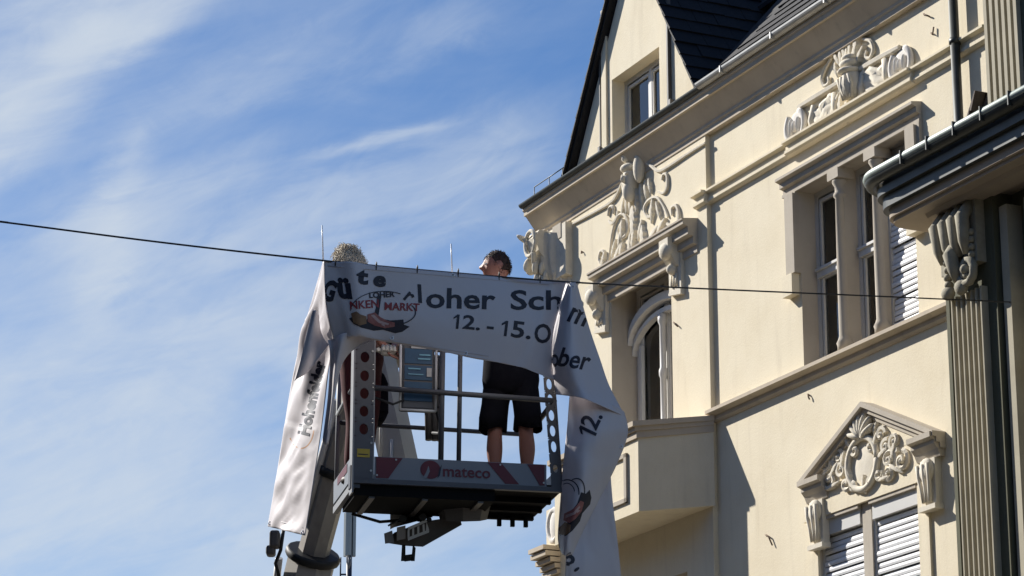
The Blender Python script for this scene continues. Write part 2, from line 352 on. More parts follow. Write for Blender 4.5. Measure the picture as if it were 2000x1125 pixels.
# main cornice with gutter
CP = [(-.02, 12.74), (EB + .012, 12.74), (EB + .012, 12.80), (.09, 12.82), (.09, 12.85), (.24, 13.045), (.27, 13.05), (.27, 13.10), (.29, 13.12), (.29, 13.16), (-.02, 13.16)]
cor = strip(CP, -7.52, 2.78).build('cornice', 'cornice', house)
mb = MB(W).box(-6.86, -6.62, EB, .17, 12.52, 12.72); mb.build('cornice_block', 'trim', cor)
def gutter(s0, s1, ec, zc, r_, m_, parent, name='gutter', n=10):
    pr = [(ec + r_ * math.cos(math.pi + math.pi * k / n), zc + r_ * math.sin(math.pi + math.pi * k / n)) for k in range(n + 1)]
    pr += [(ec + (r_ - .012) * math.cos(2 * math.pi - math.pi * k / n), zc + .004 + (r_ - .012) * math.sin(2 * math.pi - math.pi * k / n)) for k in range(n + 1)]
    return MB(W).prism(pr, s0, s1, 0).build(name, m_, parent)
gt = gutter(-2.6, 2.78, .32, 13.22, .065, 'zinc', house)
gd = gutter(-7.52, -2.6, .30, 13.20, .05, 'dzinc', house)
for s_ in [-2.0 + 1.15 * k for k in range(5)]:
    MB(W).box(s_, s_ + .02, .25, .392, 13.15, 13.228).build('gutter_bracket', 'zinc', gt)
mb = MB(W).tube([(-7.3, .22, 13.40), (-6.42, .22, 13.40)], .007)
for s_ in (-7.3, -6.85, -6.45): mb.tube([(s_, .22, 13.15), (s_, .22, 13.40)], .006)
mb.build('snow_rail', 'dzinc', gd)

# roof
RP = 1.16
def RZ(e): return 13.17 + (.27 - e) * RP
mr = MB(W)
for (a_, b_, e_) in ((-3.02, 2.9, .27), (-6.1, -3.02, -1.3)):
    mr.add([(a_, e_, RZ(e_)), (b_, e_, RZ(e_)), (b_, -4.2, RZ(-4.2)), (a_, -4.2, RZ(-4.2)), (a_, e_, RZ(e_) - .06), (b_, e_, RZ(e_) - .06), (b_, -4.2, RZ(-4.2) - .1), (a_, -4.2, RZ(-4.2) - .1)],
               [(0, 1, 2, 3), (7, 6, 5, 4), (0, 4, 5, 1), (1, 5, 6, 2), (2, 6, 7, 3), (3, 7, 4, 0)])
mr = mr.build('main_roof', 'slate', house)
MB(W).add([(-6.1, -4.2, RZ(-4.2)), (2.9, -4.2, RZ(-4.2)), (2.9, -8.2, 13.1), (-6.1, -8.2, 13.1)], [(0, 1, 2, 3)]).add([(-7.45, .2, 13.17), (-6.1, .2, 13.17), (-6.1, -8.2, 13.17), (-7.45, -8.2, 13.17)], [(0, 1, 2, 3)]).build('back_roof', 'slate', house)
# one slate, shared by every slate on the visible slopes (local: across x, up-slope y, proud z)
def slate_mesh(w_, l_, t_=.014):
    mb = MB(); mb.add([(-w_ / 2, 0, .0), (w_ / 2, 0, .0), (w_ / 2, l_, -.004), (-w_ / 2, l_, -.004), (-w_ / 2, 0, t_ + .012), (w_ / 2, 0, t_ + .012), (w_ / 2, l_, t_ * .3), (-w_ / 2, l_, t_ * .3)],
                      [(0, 3, 2, 1), (4, 5, 6, 7), (0, 1, 5, 4), (1, 2, 6, 5), (2, 3, 7, 6), (3, 0, 4, 7)])
    me = bpy.data.meshes.new('slate_tile'); me.from_pydata(mb.v, [], mb.f); me.materials.append(M['slate']); return me
def tile_on(parent, me, o, x, y, name='slate_tile'):            # o origin, x across, y up-slope: world vectors
    z = x.cross(y).normalized(); mw = Matrix((x, y, z)).transposed().to_4x4(); mw.translation = o
    ob = bpy.data.objects.new(name, me); col.objects.link(ob); ob.parent = parent
    ob.matrix_local = PM[parent].inverted() @ mw; PM[ob] = PM[parent]; return ob
sl = slate_mesh(.335, .34)
dS = -D; eV = NO; zV = Vector((0, 0, 1))
ang = math.atan(RP); upm = (-eV * math.cos(ang) + zV * math.sin(ang))
for k in range(11):                                             # the strip of main roof that shows above the gutter
    for i in range(14):
        s_ = -2.9 + i * .345 + (.17 if k % 2 else 0); e_ = .27 - k * .24 * math.cos(ang)
        if s_ < -2.95 + k * .115: continue
        if random.random() < .02: continue
        tile_on(mr, sl, W(s_, e_, RZ(e_)) + upm.cross(dS) * -.004 * (1 + random.random()), dS, upm)

# dormer gable, flush with the facade below
GL = lambda z: -6.37 + (z - 13.43) * .642
GR = lambda z: -3.20 - (z - 13.58) * .615
GZ = 16.0; GE = .05
gw = (-5.36, -4.08, 13.28, 14.27)
db = MB(W)
def quad(a, b, c, d): db.add([a, b, c, d], [(0, 1, 2, 3)])
z0 = 13.10
def P_(s_, z): return (s_, GE, z)
quad(P_(GL(z0), z0), P_(gw[0], z0), P_(gw[0], gw[3]), P_(GL(gw[3]), gw[3]))
quad(P_(gw[1], z0), P_(GR(z0), z0), P_(GR(gw[3]), gw[3]), P_(gw[1], gw[3]))
quad(P_(gw[0], z0), P_(gw[1], z0), P_(gw[1], gw[2]), P_(gw[0], gw[2]))
quad(P_(GL(gw[3]), gw[3]), P_(GR(gw[3]), gw[3]), P_(GR(15.98), 15.98), P_(GL(15.98), 15.98))
a, b, c, d = gw; q = GE - .3
db.add([P_(a, c), P_(b, c), P_(b, d), P_(a, d), (a, q, c), (b, q, c), (b, q, d), (a, q, d)], [(0, 3, 7, 4), (1, 5, 6, 2), (3, 2, 6, 7), (0, 4, 5, 1)])
dorm = db.build('dormer', 'stucco', house)
for (sa, sb) in ((-5.60, -5.47), (-3.98, -3.84)):
    MB(W).box(sa, sb, GE, GE + .03, 13.17, 15.3).build('pilaster_strip', 'stucco', dorm)
MB(W).box(-3.80, -3.77, GE, GE + .05, 13.2, 15.0).build('groove_shade_bar', 'bdark', dorm)  # dark raised bars: their colour stands in for shade in wall grooves
MB(W).box(-5.66, -5.64, GE, GE + .03, 13.2, 15.0).build('groove_shade_bar', 'bdark', dorm)
for s_ in (-5.66, -3.76): MB(W).box(s_, s_ + .05, GE, GE + .06, 13.3, 13.45).build('sill_bracket', 'bdark', dorm)
# dormer roof: two slopes with slate courses
ro = bpy.data.objects
mb = MB(W)
def slope(side, e0, e1, th):
    f = GR if side > 0 else GL; o = .05 * side
    A = [(f(12.95) + o, e0, 12.95), (f(16.0) + o, e0, 16.0), (f(16.0) + o, e1, 16.0), (f(12.95) + o, e1, 12.95)]
    B = [(x + th * side * .85, y, z + th * .53) for x, y, z in A]
    mb.add(A + B, [(0, 1, 2, 3), (7, 6, 5, 4), (0, 4, 5, 1), (1, 5, 6, 2), (2, 6, 7, 3), (3, 7, 4, 0)])
slope(1, .14, -3.6, .03); slope(-1, .14, -3.6, .04)
droof = mb.build('dormer_roof', 'slate', house)
up_r = (W(GR(14.5), 0, 14.5) - W(GR(13.5), 0, 13.5)).normalized()
sl2 = slate_mesh(.30, .33, .02)
for k in range(13):
    z = 13.02 + k * .205
    nmax = int((.1 - (.27 - (z - 13.17) / RP)) / .31 + 2)
    for i in range(max(nmax, 1) + 1):
        e_ = .06 - i * .305 - (.15 if k % 2 else 0)
        if k % 2 and i == 0: tile_on(droof, sl2, W(GR(z) + .085, .055, z + .016), -eV, up_r)
        tile_on(droof, sl2, W(GR(z) + .085 + random.uniform(-.004, .004), e_, z + .016 + random.uniform(-.006, .006)), -eV, up_r)
up_l = (W(GL(14.5), 0, 14.5) - W(GL(13.5), 0, 13.5)).normalized()
for k in range(12):
    z = 13.08 + k * .22
    tile_on(droof, sl2, W(GL(z) - .10, .03, z + .02), eV, up_l)
mb = MB(W).prism([(GL(15.9) - .1, 15.95), (-4.7, 16.25), (GR(15.9) + .1, 15.95)], .16, -3.4, 1); mb.build('ridge', 'slate', droof)

# windows
def window(parent, s0, s1, z0, z1, e, fw=.06, bars=(), rails=(), m_='frame', curtain_glare=None, room=True, th=.06, sash=.035):
    mb = MB(W).box(s0, s0 + fw, e - th, e, z0, z1).box(s1 - fw, s1, e - th, e, z0, z1).box(s0 + fw, s1 - fw, e - th, e, z1 - fw, z1).box(s0 + fw, s1 - fw, e - th, e, z0, z0 + fw)
    w_ = mb.build('window', m_, parent)
    xs = [s0 + fw] + [b for b in bars] + [s1 - fw]; zs = [z0 + fw] + [r_ for r_ in rails] + [z1 - fw]
    for b in bars: MB(W).box(b - .035, b + .035, e - th * .9, e + .012, z0 + fw, z1 - fw).build('mullion', m_, w_)
    for r_ in rails:
        k = MB(W).box(s0 + fw - .01, s1 - fw + .01, e - th * .8, e + .035, r_ - .045, r_ + .045).box(s0 + fw - .01, s1 - fw + .01, e, e + .06, r_ + .03, r_ + .06).build('transom', m_, w_)
    for a, b in zip(xs, xs[1:]):
        for c, d in zip(zs, zs[1:]):
            a2, b2, c2, d2 = a + .03, b - .03, c + .03, d - .03
            MB(W).box(a2, a2 + sash, e - th * .7, e + .004, c2, d2).box(b2 - sash, b2, e - th * .7, e + .004, c2, d2).box(a2 + sash, b2 - sash, e - th * .7, e + .004, d2 - sash, d2).box(a2 + sash, b2 - sash, e - th * .7, e + .004, c2, c2 + sash).build('sash', m_, w_)
            MB(W).box(a2 + sash, b2 - sash, e - th * .45, e - th * .35, c2 + sash, d2 - sash).build('pane', 'glass', w_)
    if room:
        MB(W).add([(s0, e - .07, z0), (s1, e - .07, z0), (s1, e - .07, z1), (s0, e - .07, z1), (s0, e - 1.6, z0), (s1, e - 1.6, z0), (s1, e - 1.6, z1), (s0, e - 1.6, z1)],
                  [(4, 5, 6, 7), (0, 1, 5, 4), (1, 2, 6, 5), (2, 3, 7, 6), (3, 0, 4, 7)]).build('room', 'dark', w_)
    if curtain_glare:
        a, b, c, d = curtain_glare; n_ = 26; pts = []
        for i in range(n_ + 1):
            t = i / n_; x = a + (b - a) * t; y = e - .105 + .02 * math.sin(t * 34)
            pts += [(x, y, c), (x, y, d)]
        MB(W).add(pts, [(2 * i, 2 * i + 2, 2 * i + 3, 2 * i + 1) for i in range(n_)], True).build('curtain_glare', 'curtain_glare', w_)
    return w_
# dormer window
wdw = window(dorm, gw[0], gw[1], gw[2], gw[3], GE - .18, .07, bars=[(gw[0] + gw[1]) / 2 + .08], curtain_glare=(gw[0] + .2, gw[1] - .05, gw[2], gw[3] - .16))  # pale sheet added behind the glass in place of a sky reflection
mb = MB(W)                                                       # dried flowers behind the pane
for k in range(7):
    x = -4.62 + .13 * (k - 3); mb.tube([(-4.60, GE - .26, 13.38), (-4.6 + (x + 4.6) * .4, GE - .26, 13.6), (x, GE - .26, 13.80 - .02 * abs(k - 3))], .008, 5)
    mb.ell((x, GE - .26, 13.81 - .02 * abs(k - 3)), [(.04, 0, 0), (0, .02, 0), (0, 0, .03)], 7, 5)
mb.lathe([(.03, 13.3), (.05, 13.36), (.03, 13.45)], -4.60, GE - .26, 8)
mb.build('flower_vase', 'bdark', wdw)

# string course, window surround and triple window
SP = [(-.01, 11.88), (.03, 11.885), (.06, 11.905), (.06, 11.94), (.04, 11.955), (.04, 12.005), (.095, 12.02), (.095, 12.045), (-.01, 12.055)]
def shifted(pr, de, dz=0): return [(e + (de if e > 0 else 0), z + dz) for e, z in pr]
sa, sb = -1.10, 1.46
for a, b, o in ((-2.95, sa, 0), (sa, sb, .035), (sb, 2.78, 0)): strip(shifted(SP, o), a, b).build('string_course', 'stucco', house)
mb = MB(W).prism(shifted(SP, .05), -3.2, -2.93, 0); mb.build('string_return', 'stucco', house)
HP = [(-.01, 11.44), (.045, 11.44), (.045, 11.475), (.03, 11.485), (.03, 11.53), (.075, 11.545), (.075, 11.60), (.13, 11.62), (.13, 11.65), (-.01, 11.67)]
hood = strip(HP, -1.26, 1.52).build('window_hood', 'trim', house)
for a, b in ((-1.20, -.97), (1.30, 1.52)):
    zb = 10.5 if a < 0 else 10.5
    MB(W).box(a, b, 0, .05, zb, 11.44).box(a + (.05 if a < 0 else -.0), b - (0 if a < 0 else .05), .05, .085, zb, 11.42).build('architrave', 'trim', hood)
    MB(W).box(a - .02, b + .02 - .06, 0, .10, zb - .24, zb).build('architrave_foot', 'stucco', hood)
p1, p2 = FP(1634, 480, 0)[0], FP(1706, 450, 0)[0]; pw = .115
tri = []
for a in (p1, p2):
    pier = MB(W).box(a, a + pw, -.30, -.04, TW[2], TW[3]).build('pier', 'trim', house)
    cx = a + pw / 2
    MB(W).lathe([(.085, 9.41), (.085, 9.47), (.095, 9.50), (.075, 9.54), (.062, 9.58), (.062, 10.3), (.055, 11.12), (.072, 11.14), (.072, 11.17), (.056, 11.19), (.056, 11.25), (.085, 11.30), (.085, 11.33)], cx, -.03, 14).box(cx - .11, cx + .11, -.14, .06, 11.33, 11.44).build('colonette', 'trim', pier)
TE = -.20; tz = 10.42
window(house, TW[0], p1, TW[2], TW[3], TE, .07, rails=[tz + .06], curtain_glare=(TW[0] + .38, p1 - .02, TW[2], 10.3))
window(house, p1 + pw, p2, TW[2], TW[3], TE, .07, rails=[tz + .06])
w3 = window(house, p2 + pw, TW[1], TW[2], TW[3], TE, .07)
def shutter(parent, s0, s1, z0, z1, e, pitch=.062, box_h=.14):
    fr_ = MB(W).box(s0, s0 + .035, e - .03, e + .02, z0, z1).box(s1 - .035, s1, e - .03, e + .02, z0, z1).box(s0 + .035, s1 - .035, e - .05, e + .05, z1 - box_h, z1).build('roller_shutter', 'frame', parent)
    base = MB(W).prism([(e - .008, z0 + .004), (e + .004, z0), (e + .009, z0 + pitch * .35), (e + .004, z0 + pitch - .012), (e - .008, z0 + pitch - .010)], s0 + .035, s1 - .035, 0).build('slat', 'slat', fr_)
    k = 1
    while z0 + (k + 1) * pitch < z1 - box_h:
        inst(base, fr_, (random.uniform(-.003, .003), random.uniform(-.003, .003), k * pitch + random.uniform(-.003, .003)), (random.uniform(-.002, .002), random.uniform(-.0015, .0015), 0)); k += 1
    return fr_
shutter(w3, p2 + pw, TW[1], TW[2], 11.3, -.13)
SI = [(-.01, 9.235), (.02, 9.24), (.045, 9.265), (.045, 9.31), (.13, 9.335), (.13, 9.375), (-.01, 9.40)]
strip(SI, -2.97, 2.78).build('sill_course', 'cornice', house)

# lower window with pediment
lm = .08
mull = MB(W).box(lm, lm + .17, -.30, -.01, LW[2], LW[3]).build('stone_mullion', 'trim', house)
for a, b in ((LW[0], lm), (lm + .17, LW[1])):
    w_ = window(house, a, b, LW[2], LW[3], -.26, .07)
    shutter(w_, a, b, LW[2], LW[3], -.05, .063, .20)
    MB(W).prism([(-.15, LW[3] - .04), (.035, LW[3] - .04), (.035, LW[3] + .0), (.02, LW[3] + .05), (0.0, LW[3] + .07), (-.15, LW[3] + .07)], a + .02, b - .02, 0).build('lintel_moulding', 'trim', w_)
for a, b in ((LW[0] - .19, LW[0]), (LW[1], LW[1] + .19)): MB(W).box(a, b, 0, .03, 5.4, 7.70).build('architrave', 'stucco', mull)
PE = .16
pL = FP(1557, 938, PE); pA = FP(1668, 789, PE); pR = FP(1815, 846, PE)
zc = (pL[2] + pR[2]) / 2; sL, sR = pL[0], pR[0] + .05; sA = (sL + sR) / 2; zA = pA[2]
def rake(name, a, b, e0, e1, t0, t1, m_, par):                    # a sloping bar between (s, z) points; t0..t1 below the line
    dx, dz = b[0] - a[0], b[1] - a[1]; l_ = math.hypot(dx, dz); nx, nz_ = dz / l_, -dx / l_
    if nz_ > 0: nx, nz_ = -nx, -nz_
    k0, k1 = t0 / abs(nz_), t1 / abs(nz_)
    return MB(W).prism([(a[0], a[1] - k0), (b[0], b[1] - k0), (b[0], b[1] - k1), (a[0], a[1] - k1)], e0, e1, 1).build(name, m_, par)
ped = MB(W).prism([(sL + .12, zc), (sR - .12, zc), (sA, zA - .1)], -.01, .05, 1).box(LW[0] - .25, LW[1] + .25, -.008, .048, 7.70, zc).build('pediment', 'stucco', house)
for (a, b) in (((sL, zc), (sA, zA)), ((sA, zA), (sR, zc))):
    rake('raking_cornice', a, b, -.01, PE, 0, .05, 'trim', ped)
    rake('raking_cornice', a, b, -.01, PE * .72, .05, .10, 'trim', ped); rake('raking_cornice', a, b, -.01, PE * .45, .10, .15, 'trim', ped)
for (a, b) in ((sL, sL + .46), (sR - .46, sR)):
    MB(W).prism([(-.01, zc - .24), (.06, zc - .24), (.09, zc - .17), (.13, zc - .12), (.13, zc - .08), (PE + .02, zc - .06), (PE + .02, zc - .005), (-.01, zc - .005)], a + .02, b - .02, 0).build('cornice_return', 'trim', ped)
    c = (a + b) / 2
    con = MB(W); con.box(c - .13, c + .13, 0, .08, zc - .72, zc - .24)
    con.ell((c, .09, zc - .36), [(.12, 0, 0), (0, .06, 0), (0, 0, .13)]); con.ell((c, .07, zc - .56), [(.09, 0, 0), (0, .05, 0), (0, 0, .16)])
    con.box(c - .15, c + .15, 0, .11, zc - .76, zc - .71)
    for o in (-.09, 0, .09): con.tube([(c + o, .14, zc - .30), (c + o, .13, zc - .42), (c + o * .8, .115, zc - .54), (c + o * .6, .10, zc - .68)], .022, 6)
    con.build('console', 'relief', ped)
mb = MB(W)                                                        # carving in the pediment
ov = FP(1686, 905, .06); n_ = 28
mb.tube([(ov[0] + .285 * math.cos(2 * math.pi * k / n_), .07, ov[2] + .275 * math.sin(2 * math.pi * k / n_)) for k in range(n_ + 1)], .036, 7)
mb.ell((ov[0], .03, ov[2]), [(.25, 0, 0), (0, .03, 0), (0, 0, .25)], 16, 8)
for k in range(7):
    a = 20 + k * 140 / 6; p = FP(1686, 856, .06)
    c = (p[0] + .14 * math.cos(R(a)), .09, p[2] + .14 * math.sin(R(a)))
    ca, sa = math.cos(R(a)), math.sin(R(a)); mb.ell(c, [(ca * .15, 0, sa * .15), (-sa * .035, 0, ca * .035), (0, .05, 0)], 8, 6)
for (u, v, rs, rz, a0, tn, dr_) in ((1617, 905, .10, .08, 200, 1.2, 1), (1640, 893, .13, .11, 240, 1.2, -1), (1622, 938, .15, .12, 100, 1.3, 1), (1655, 945, .10, .08, 0, 1.1, -1), (1646, 918, .11, .09, 90, 1.1, 1),
                                 (1723, 848, .08, .08, 0, 1.1, 1), (1749, 862, .11, .11, 300, 1.2, -1), (1732, 872, .09, .08, 60, 1.1, 1), (1738, 897, .13, .11, 300, 1.3, 1), (1763, 900, .12, .11, 80, 1.3, -1), (1738, 923, .10, .08, 180, 1.2, 1), (1718, 926, .08, .07, 20, 1.0, -1), (1701, 943, .07, .06, 20, 1.0, 1), (1667, 952, .07, .06, 160, 1.0, -1), (1672, 880, .08, .08, 90, 1.1, 1), (1702, 872, .08, .08, 90, 1.1, -1)):
    curl(mb, u, v, rs, rz, a0, tn, .032, .06, dr_)
for (u, v, a, l_, w_) in ((1630, 922, 40, .12, .04), (1648, 905, 70, .12, .04), (1660, 925, 110, .11, .035), (1712, 862, 60, .10, .035), (1726, 885, 20, .12, .04), (1748, 880, 60, .12, .04), (1752, 915, 150, .12, .04), (1690, 946, 90, .09, .03), (1657, 862, 120, .10, .035), (1665, 845, 100, .07, .03), (1712, 838, 60, .07, .03), (1632, 948, 10, .11, .03), (1728, 935, 0, .11, .03)):
    leaf(mb, u, v, a, l_, w_, .06, .04)
mb.build('cartouche', 'relief', ped)

# balcony door under its hood
hz = FP(1150, 548, .12)[2]
hd = strip([(EB - .01, hz - .40), (EB + .02, hz - .39), (EB + .02, hz - .30), (.13, hz - .285), (.13, hz - .20), (.20, hz - .185), (.20, hz - .09), (.265, hz - .07), (.265, hz - .03), (.28, hz - .02), (.28, hz), (EB - .01, hz + .03)], FP(1147, 552, .27)[0], FP(1333, 452, .27)[0]).build('door_hood', 'trim', house)
MB(W).box(dl - .10, dr + .06, EB, EB + .025, DZ1 - .0, DZ1 + .08).build('door_lintel', 'stucco', hd)
for (u, v0, v1) in ((1178, 562, 655), (1324, 472, 582)):
    c = FP(u, v0, EB)[0]; zt = FP(u, v0, EB)[2]; zb = FP(u, v1, EB)[2]
    con = MB(W).box(c - .15, c + .15, EB, EB + .05, zb + .08, zt)
    con.prism([(c - .15, zb + .08), (c + .15, zb + .08), (c + .15, zb), (c - .15, zb + .05)], EB, EB + .06, 1)
    con.prism([(EB, zt), (EB + .20, zt), (EB + .20, zt - .10), (EB + .15, zt - .22), (EB + .08, zt - .32), (EB, zt - .36)], c - .11, c + .11, 0)
    con.ell((c, EB + .16, zt - .14), [(.13, 0, 0), (0, .08, 0), (0, 0, .11)]); con.ell((c, EB + .08, zt - .36), [(.06, 0, 0), (0, .08, 0), (0, 0, .07)])
    for o in (-.06, 0, .06): con.tube([(c + o, EB + .06, zt - .42), (c + o, EB + .06, zb + .13)], .018, 6)
    con.build('console', 'relief', hd)
DE = EB - .36
dcx = (dl + dr) / 2
zs = FP(1300, 600, DE)[2]                                          # springing of the arched hood over the leaves
bd = window(house, dl, dr, DZ0, DZ1, DE, .09, bars=[dcx], rails=[], m_='white')
bd.name = 'balcony_door'
arc = [];
for k in range(17):
    a = math.pi * k / 16; arc.append((dcx + (dr - dl) / 2 * .98 * -math.cos(a), zs - .32 + .36 * math.sin(a)))
for (o, e0, e1, th) in ((0, DE, DE + .14, .10), (-.13, DE, DE + .08, .06)):
    pts = arc; out = [(x, z + o + th) for x, z in pts]; inn = [(x, z + o) for x, z in pts]
    mb = MB(W)
    for i in range(16): mb.prism([inn[i], inn[i + 1], out[i + 1], out[i]], e0, e1, 1)
    mb.build('arched_transom', 'white', bd)
mb = MB(W); ai = [(x, z - .18) for x, z in arc]
for s_ in (dl + .12, dr - .18): mb.box(s_, s_ + .06, DE, DE + .04, DZ0, zs - .35)
mb.lathe([(.055, DZ0), (.055, 9.6), (.04, 9.64), (.04, 10.2), (.055, 10.24), (.055, 10.3), (.04, 10.34), (.04, zs - .25), (.06, zs - .2), (.06, zs - .1)], dcx, DE + .06, 10)
mb.build('door_column', 'white', bd)
MB(W).add([(dl + .1, DE - .075, DZ0), (dr - .1, DE - .075, DZ0), (dr - .1, DE - .09, zs - .1), (dl + .1, DE - .09, zs - .1)], [(0, 1, 2, 3)]).build('curtain_glare', 'curtain_glare', bd)  # pale sheet added close behind the panes to imitate their reflection

# balcony with splayed ends
k = .70
def plan(o, e_in=EB): return [(-2.9 + o * .4, e_in), (-2.9 - k + EB + o * .41, k + o), (-5.74 - o * .41, k + o), (-6.35 - o * .4, e_in)]
bal = MB(W).prism(plan(0), 8.26, 9.20, 2).build('balcony', 'stucco', house)
MB(W).prism(plan(.025), 9.12, 9.20, 2).prism(plan(.05), 9.20, 9.25, 2).prism(plan(.085), 9.25, 9.31, 2).build('balcony_rim', 'cornice', bal)
mb = MB(W)
for (z0_, z1_, x0_, x1_) in ((8.95, 9.0, -5.5, -3.80), (8.42, 8.47, -5.5, -3.80), (8.42, 9.0, -5.5, -5.44), (8.42, 9.0, -3.86, -3.80)): mb.box(x0_, x1_, k, k + .028, z0_, z1_)
mb.build('panel_moulding', 'trim', bal)
# lower window under the balcony
window(house, BW2[0], BW2[1], BW2[2], BW2[3], EB - .22, .10, bars=[(BW2[0] + BW2[1]) / 2], m_='redfr')

# carving over the door
oa = MB(W); E0 = EB + .012
rel_tube(oa, [(1120, 437), (1155, 418), (1193, 396), (1206, 380), (1216, 357), (1224, 345)], .024, E0)
rel_tube(oa, [(1259, 317), (1272, 324), (1284, 333), (1299, 330), (1343, 301), (1378, 279)], .024, E0)
rel_tube(oa, [(1191, 495), (1197, 452), (1207, 424), (1219, 419), (1227, 437), (1224, 458), (1213, 464), (1208, 452), (1213, 440)], .022, E0)
rel_tube(oa, [(1191, 495), (1187, 512), (1178, 520), (1171, 507), (1174, 491), (1180, 492), (1181, 503)], .024, E0)
rel_tube(oa, [(1305, 424), (1297, 404), (1284, 386), (1268, 391), (1259, 408), (1266, 424), (1276, 418), (1272, 406)], .022, E0)
rel_tube(oa, [(1303, 437), (1314, 443), (1324, 436), (1327, 420), (1322, 402), (1313, 406), (1313, 420)], .026, E0)
rel_tube(oa, [(1286, 374), (1297, 377), (1304, 364), (1303, 342), (1296, 341), (1293, 352)], .022, E0)
rel_tube(oa, [(1190, 431), (1197, 437), (1206, 425), (1207, 412)], .024, E0); rel_tube(oa, [(1188, 422), (1191, 407), (1198, 404), (1199, 418)], .024, E0)
for (u, v, a, l_, w_) in ((1216, 452, 80, .14, .05), (1212, 470, 70, .12, .04), (1275, 412, 80, .14, .05), (1288, 412, 110, .13, .04), (1226, 396, 80, .13, .05), (1233, 396, 85, .14, .05), (1244, 390, 90, .15, .05), (1254, 379, 92, .14, .05), (1263, 371, 95, .12, .045), (1271, 363, 100, .10, .04),
                          (1219, 404, 70, .10, .03), (1232, 478, 80, .14, .06), (1238, 470, 70, .12, .05), (1257, 464, 95, .15, .09), (1252, 450, 60, .12, .05), (1278, 455, 20, .13, .06), (1292, 443, 30, .13, .05), (1207, 497, 40, .15, .06), (1200, 489, 60, .13, .04), (1215, 490, 60, .10, .05), (1238, 424, 90, .13, .12), (1238, 446, 90, .15, .09), (1180, 508, 60, .1, .05)):
    leaf(oa, u, v, a, l_, w_, E0, .035)
hp = FP(1237, 350, .09)
oa.ell((hp[0], .11, hp[2]), [(.11, 0, 0), (0, .12, 0), (0, 0, .19)]); oa.ell((hp[0], .13, hp[2] + .13), [(.13, 0, 0), (0, .13, 0), (0, 0, .07)])
oa.ell((hp[0], .22, hp[2] - .02), [(.03, 0, 0), (0, .05, 0), (0, 0, .05)]); oa.ell((hp[0], .15, hp[2] - .17), [(.08, 0, 0), (0, .09, 0), (0, 0, .14)])
oa.ell((hp[0] - .02, .17, hp[2] + .27), [(.06, 0, 0), (0, .07, 0), (0, 0, .07)])
for o in (-.05, .05): oa.ell((hp[0] + o, .215, hp[2] + .04), [(.03, 0, 0), (0, .02, 0), (0, 0, .018)], 8, 6)
oa.ell((hp[0] + .22, .12, hp[2] + .08), [(.08, 0, .02), (0, .08, 0), (0, 0, .20)]); oa.ell((hp[0] - .17, .10, hp[2] - .05), [(.07, 0, 0), (0, .06, 0), (0, 0, .12)])
oa.build('door_carving', 'relief', house)

# carving over the triple window
ob = MB(W); E0 = .022
rel_tube(ob, [(1560, 210), (1600, 186), (1640, 161)], .04, E0, 9); rel_tube(ob, [(1668, 143), (1710, 119), (1757, 92)], .04, E0, 9)
rel_tube(ob, [(1626, 86), (1625, 109), (1612, 135), (1606, 154), (1610, 168), (1619, 162), (1618, 150)], .022, E0)
rel_tube(ob, [(1678, 62), (1685, 75), (1700, 80), (1706, 96), (1700, 113), (1691, 111), (1693, 99)], .022, E0)
for (u, v, a, l_, w_) in ((1651, 100, 105, .17, .05), (1663, 100, 80, .2, .045), (1673, 97, 65, .17, .05), (1638, 116, 120, .12, .045), (1680, 112, 45, .13, .045), (1646, 115, 100, .16, .05), (1668, 118, 70, .16, .05), (1657, 118, 88, .16, .05), (1650, 92, 90, .06, .05), (1673, 88, 60, .05, .05), (1636, 137, 100, .09, .04),
                          (1643, 213, 80, .15, .06), (1657, 203, 85, .2, .05), (1671, 195, 95, .14, .06), (1666, 208, 80, .08, .04), (1632, 208, 45, .16, .04), (1688, 170, 80, .2, .045), (1681, 192, 60, .08, .03), (1700, 186, 30, .09, .03), (1620, 240, 30, .12, .05)):
    leaf(ob, u, v, a, l_, w_, E0, .04)
up_ = FP(1658, 165, .1)
ob.ell((up_[0], .055, up_[2]), [(.15, 0, 0), (0, .14, 0), (0, 0, .19)], 14, 10); ob.ell((up_[0], .075, up_[2] + .15), [(.14, 0, 0), (0, .15, 0), (0, 0, .045)])
ob.ell((up_[0] - .02, .07, up_[2] + .24), [(.13, 0, 0), (0, .11, 0), (0, 0, .06)]); ob.ell((up_[0] - .02, .06, up_[2] + .31), [(.10, 0, 0), (0, .1, 0), (0, 0, .05)])
for o in (-.1, -.03, .04, .11): ob.tube([(up_[0] + o, .175, up_[2] + .08), (up_[0] + o, .195 - abs(o) * .5, up_[2] - .03), (up_[0] + o * .7, .12, up_[2] - .17)], .022, 6)
ow = ob.build('window_carving', 'relief', house)
for (u, v, sg) in ((1611, 223, 1), (1709, 158, -1)):                # carved cloth swags
    mb = MB(W); c = FP(u, v, .03); nx, nz_ = 8, 7; pts = []
    for j in range(nz_ + 1):
        for i in range(nx + 1):
            x, z = i / nx - .5, j / nz_ - .5
            zz = c[2] + z * .30 + .05 * math.sin(x * 5 * sg) - x * sg * .03
            pts.append((c[0] + x * (.46 - .08 * z), .022 + .018 * math.sin(x * 14 + z * 6) + .012 * math.cos(z * 17) + .02 * (1 - 4 * x * x), zz))
    mb.add(pts, [(j * (nx + 1) + i, j * (nx + 1) + i + 1, (j + 1) * (nx + 1) + i + 1, (j + 1) * (nx + 1) + i) for j in range(nz_) for i in range(nx)], True)
    for s_ in (-1, 1): mb.tube([(c[0] + s_ * .24, .03, c[2] - .15), (c[0] + s_ * .25, .05, c[2]), (c[0] + s_ * .21, .03, c[2] + .16)], .028, 6)
    mb.build('cloth_swag', 'relief', ow, thick=.03)
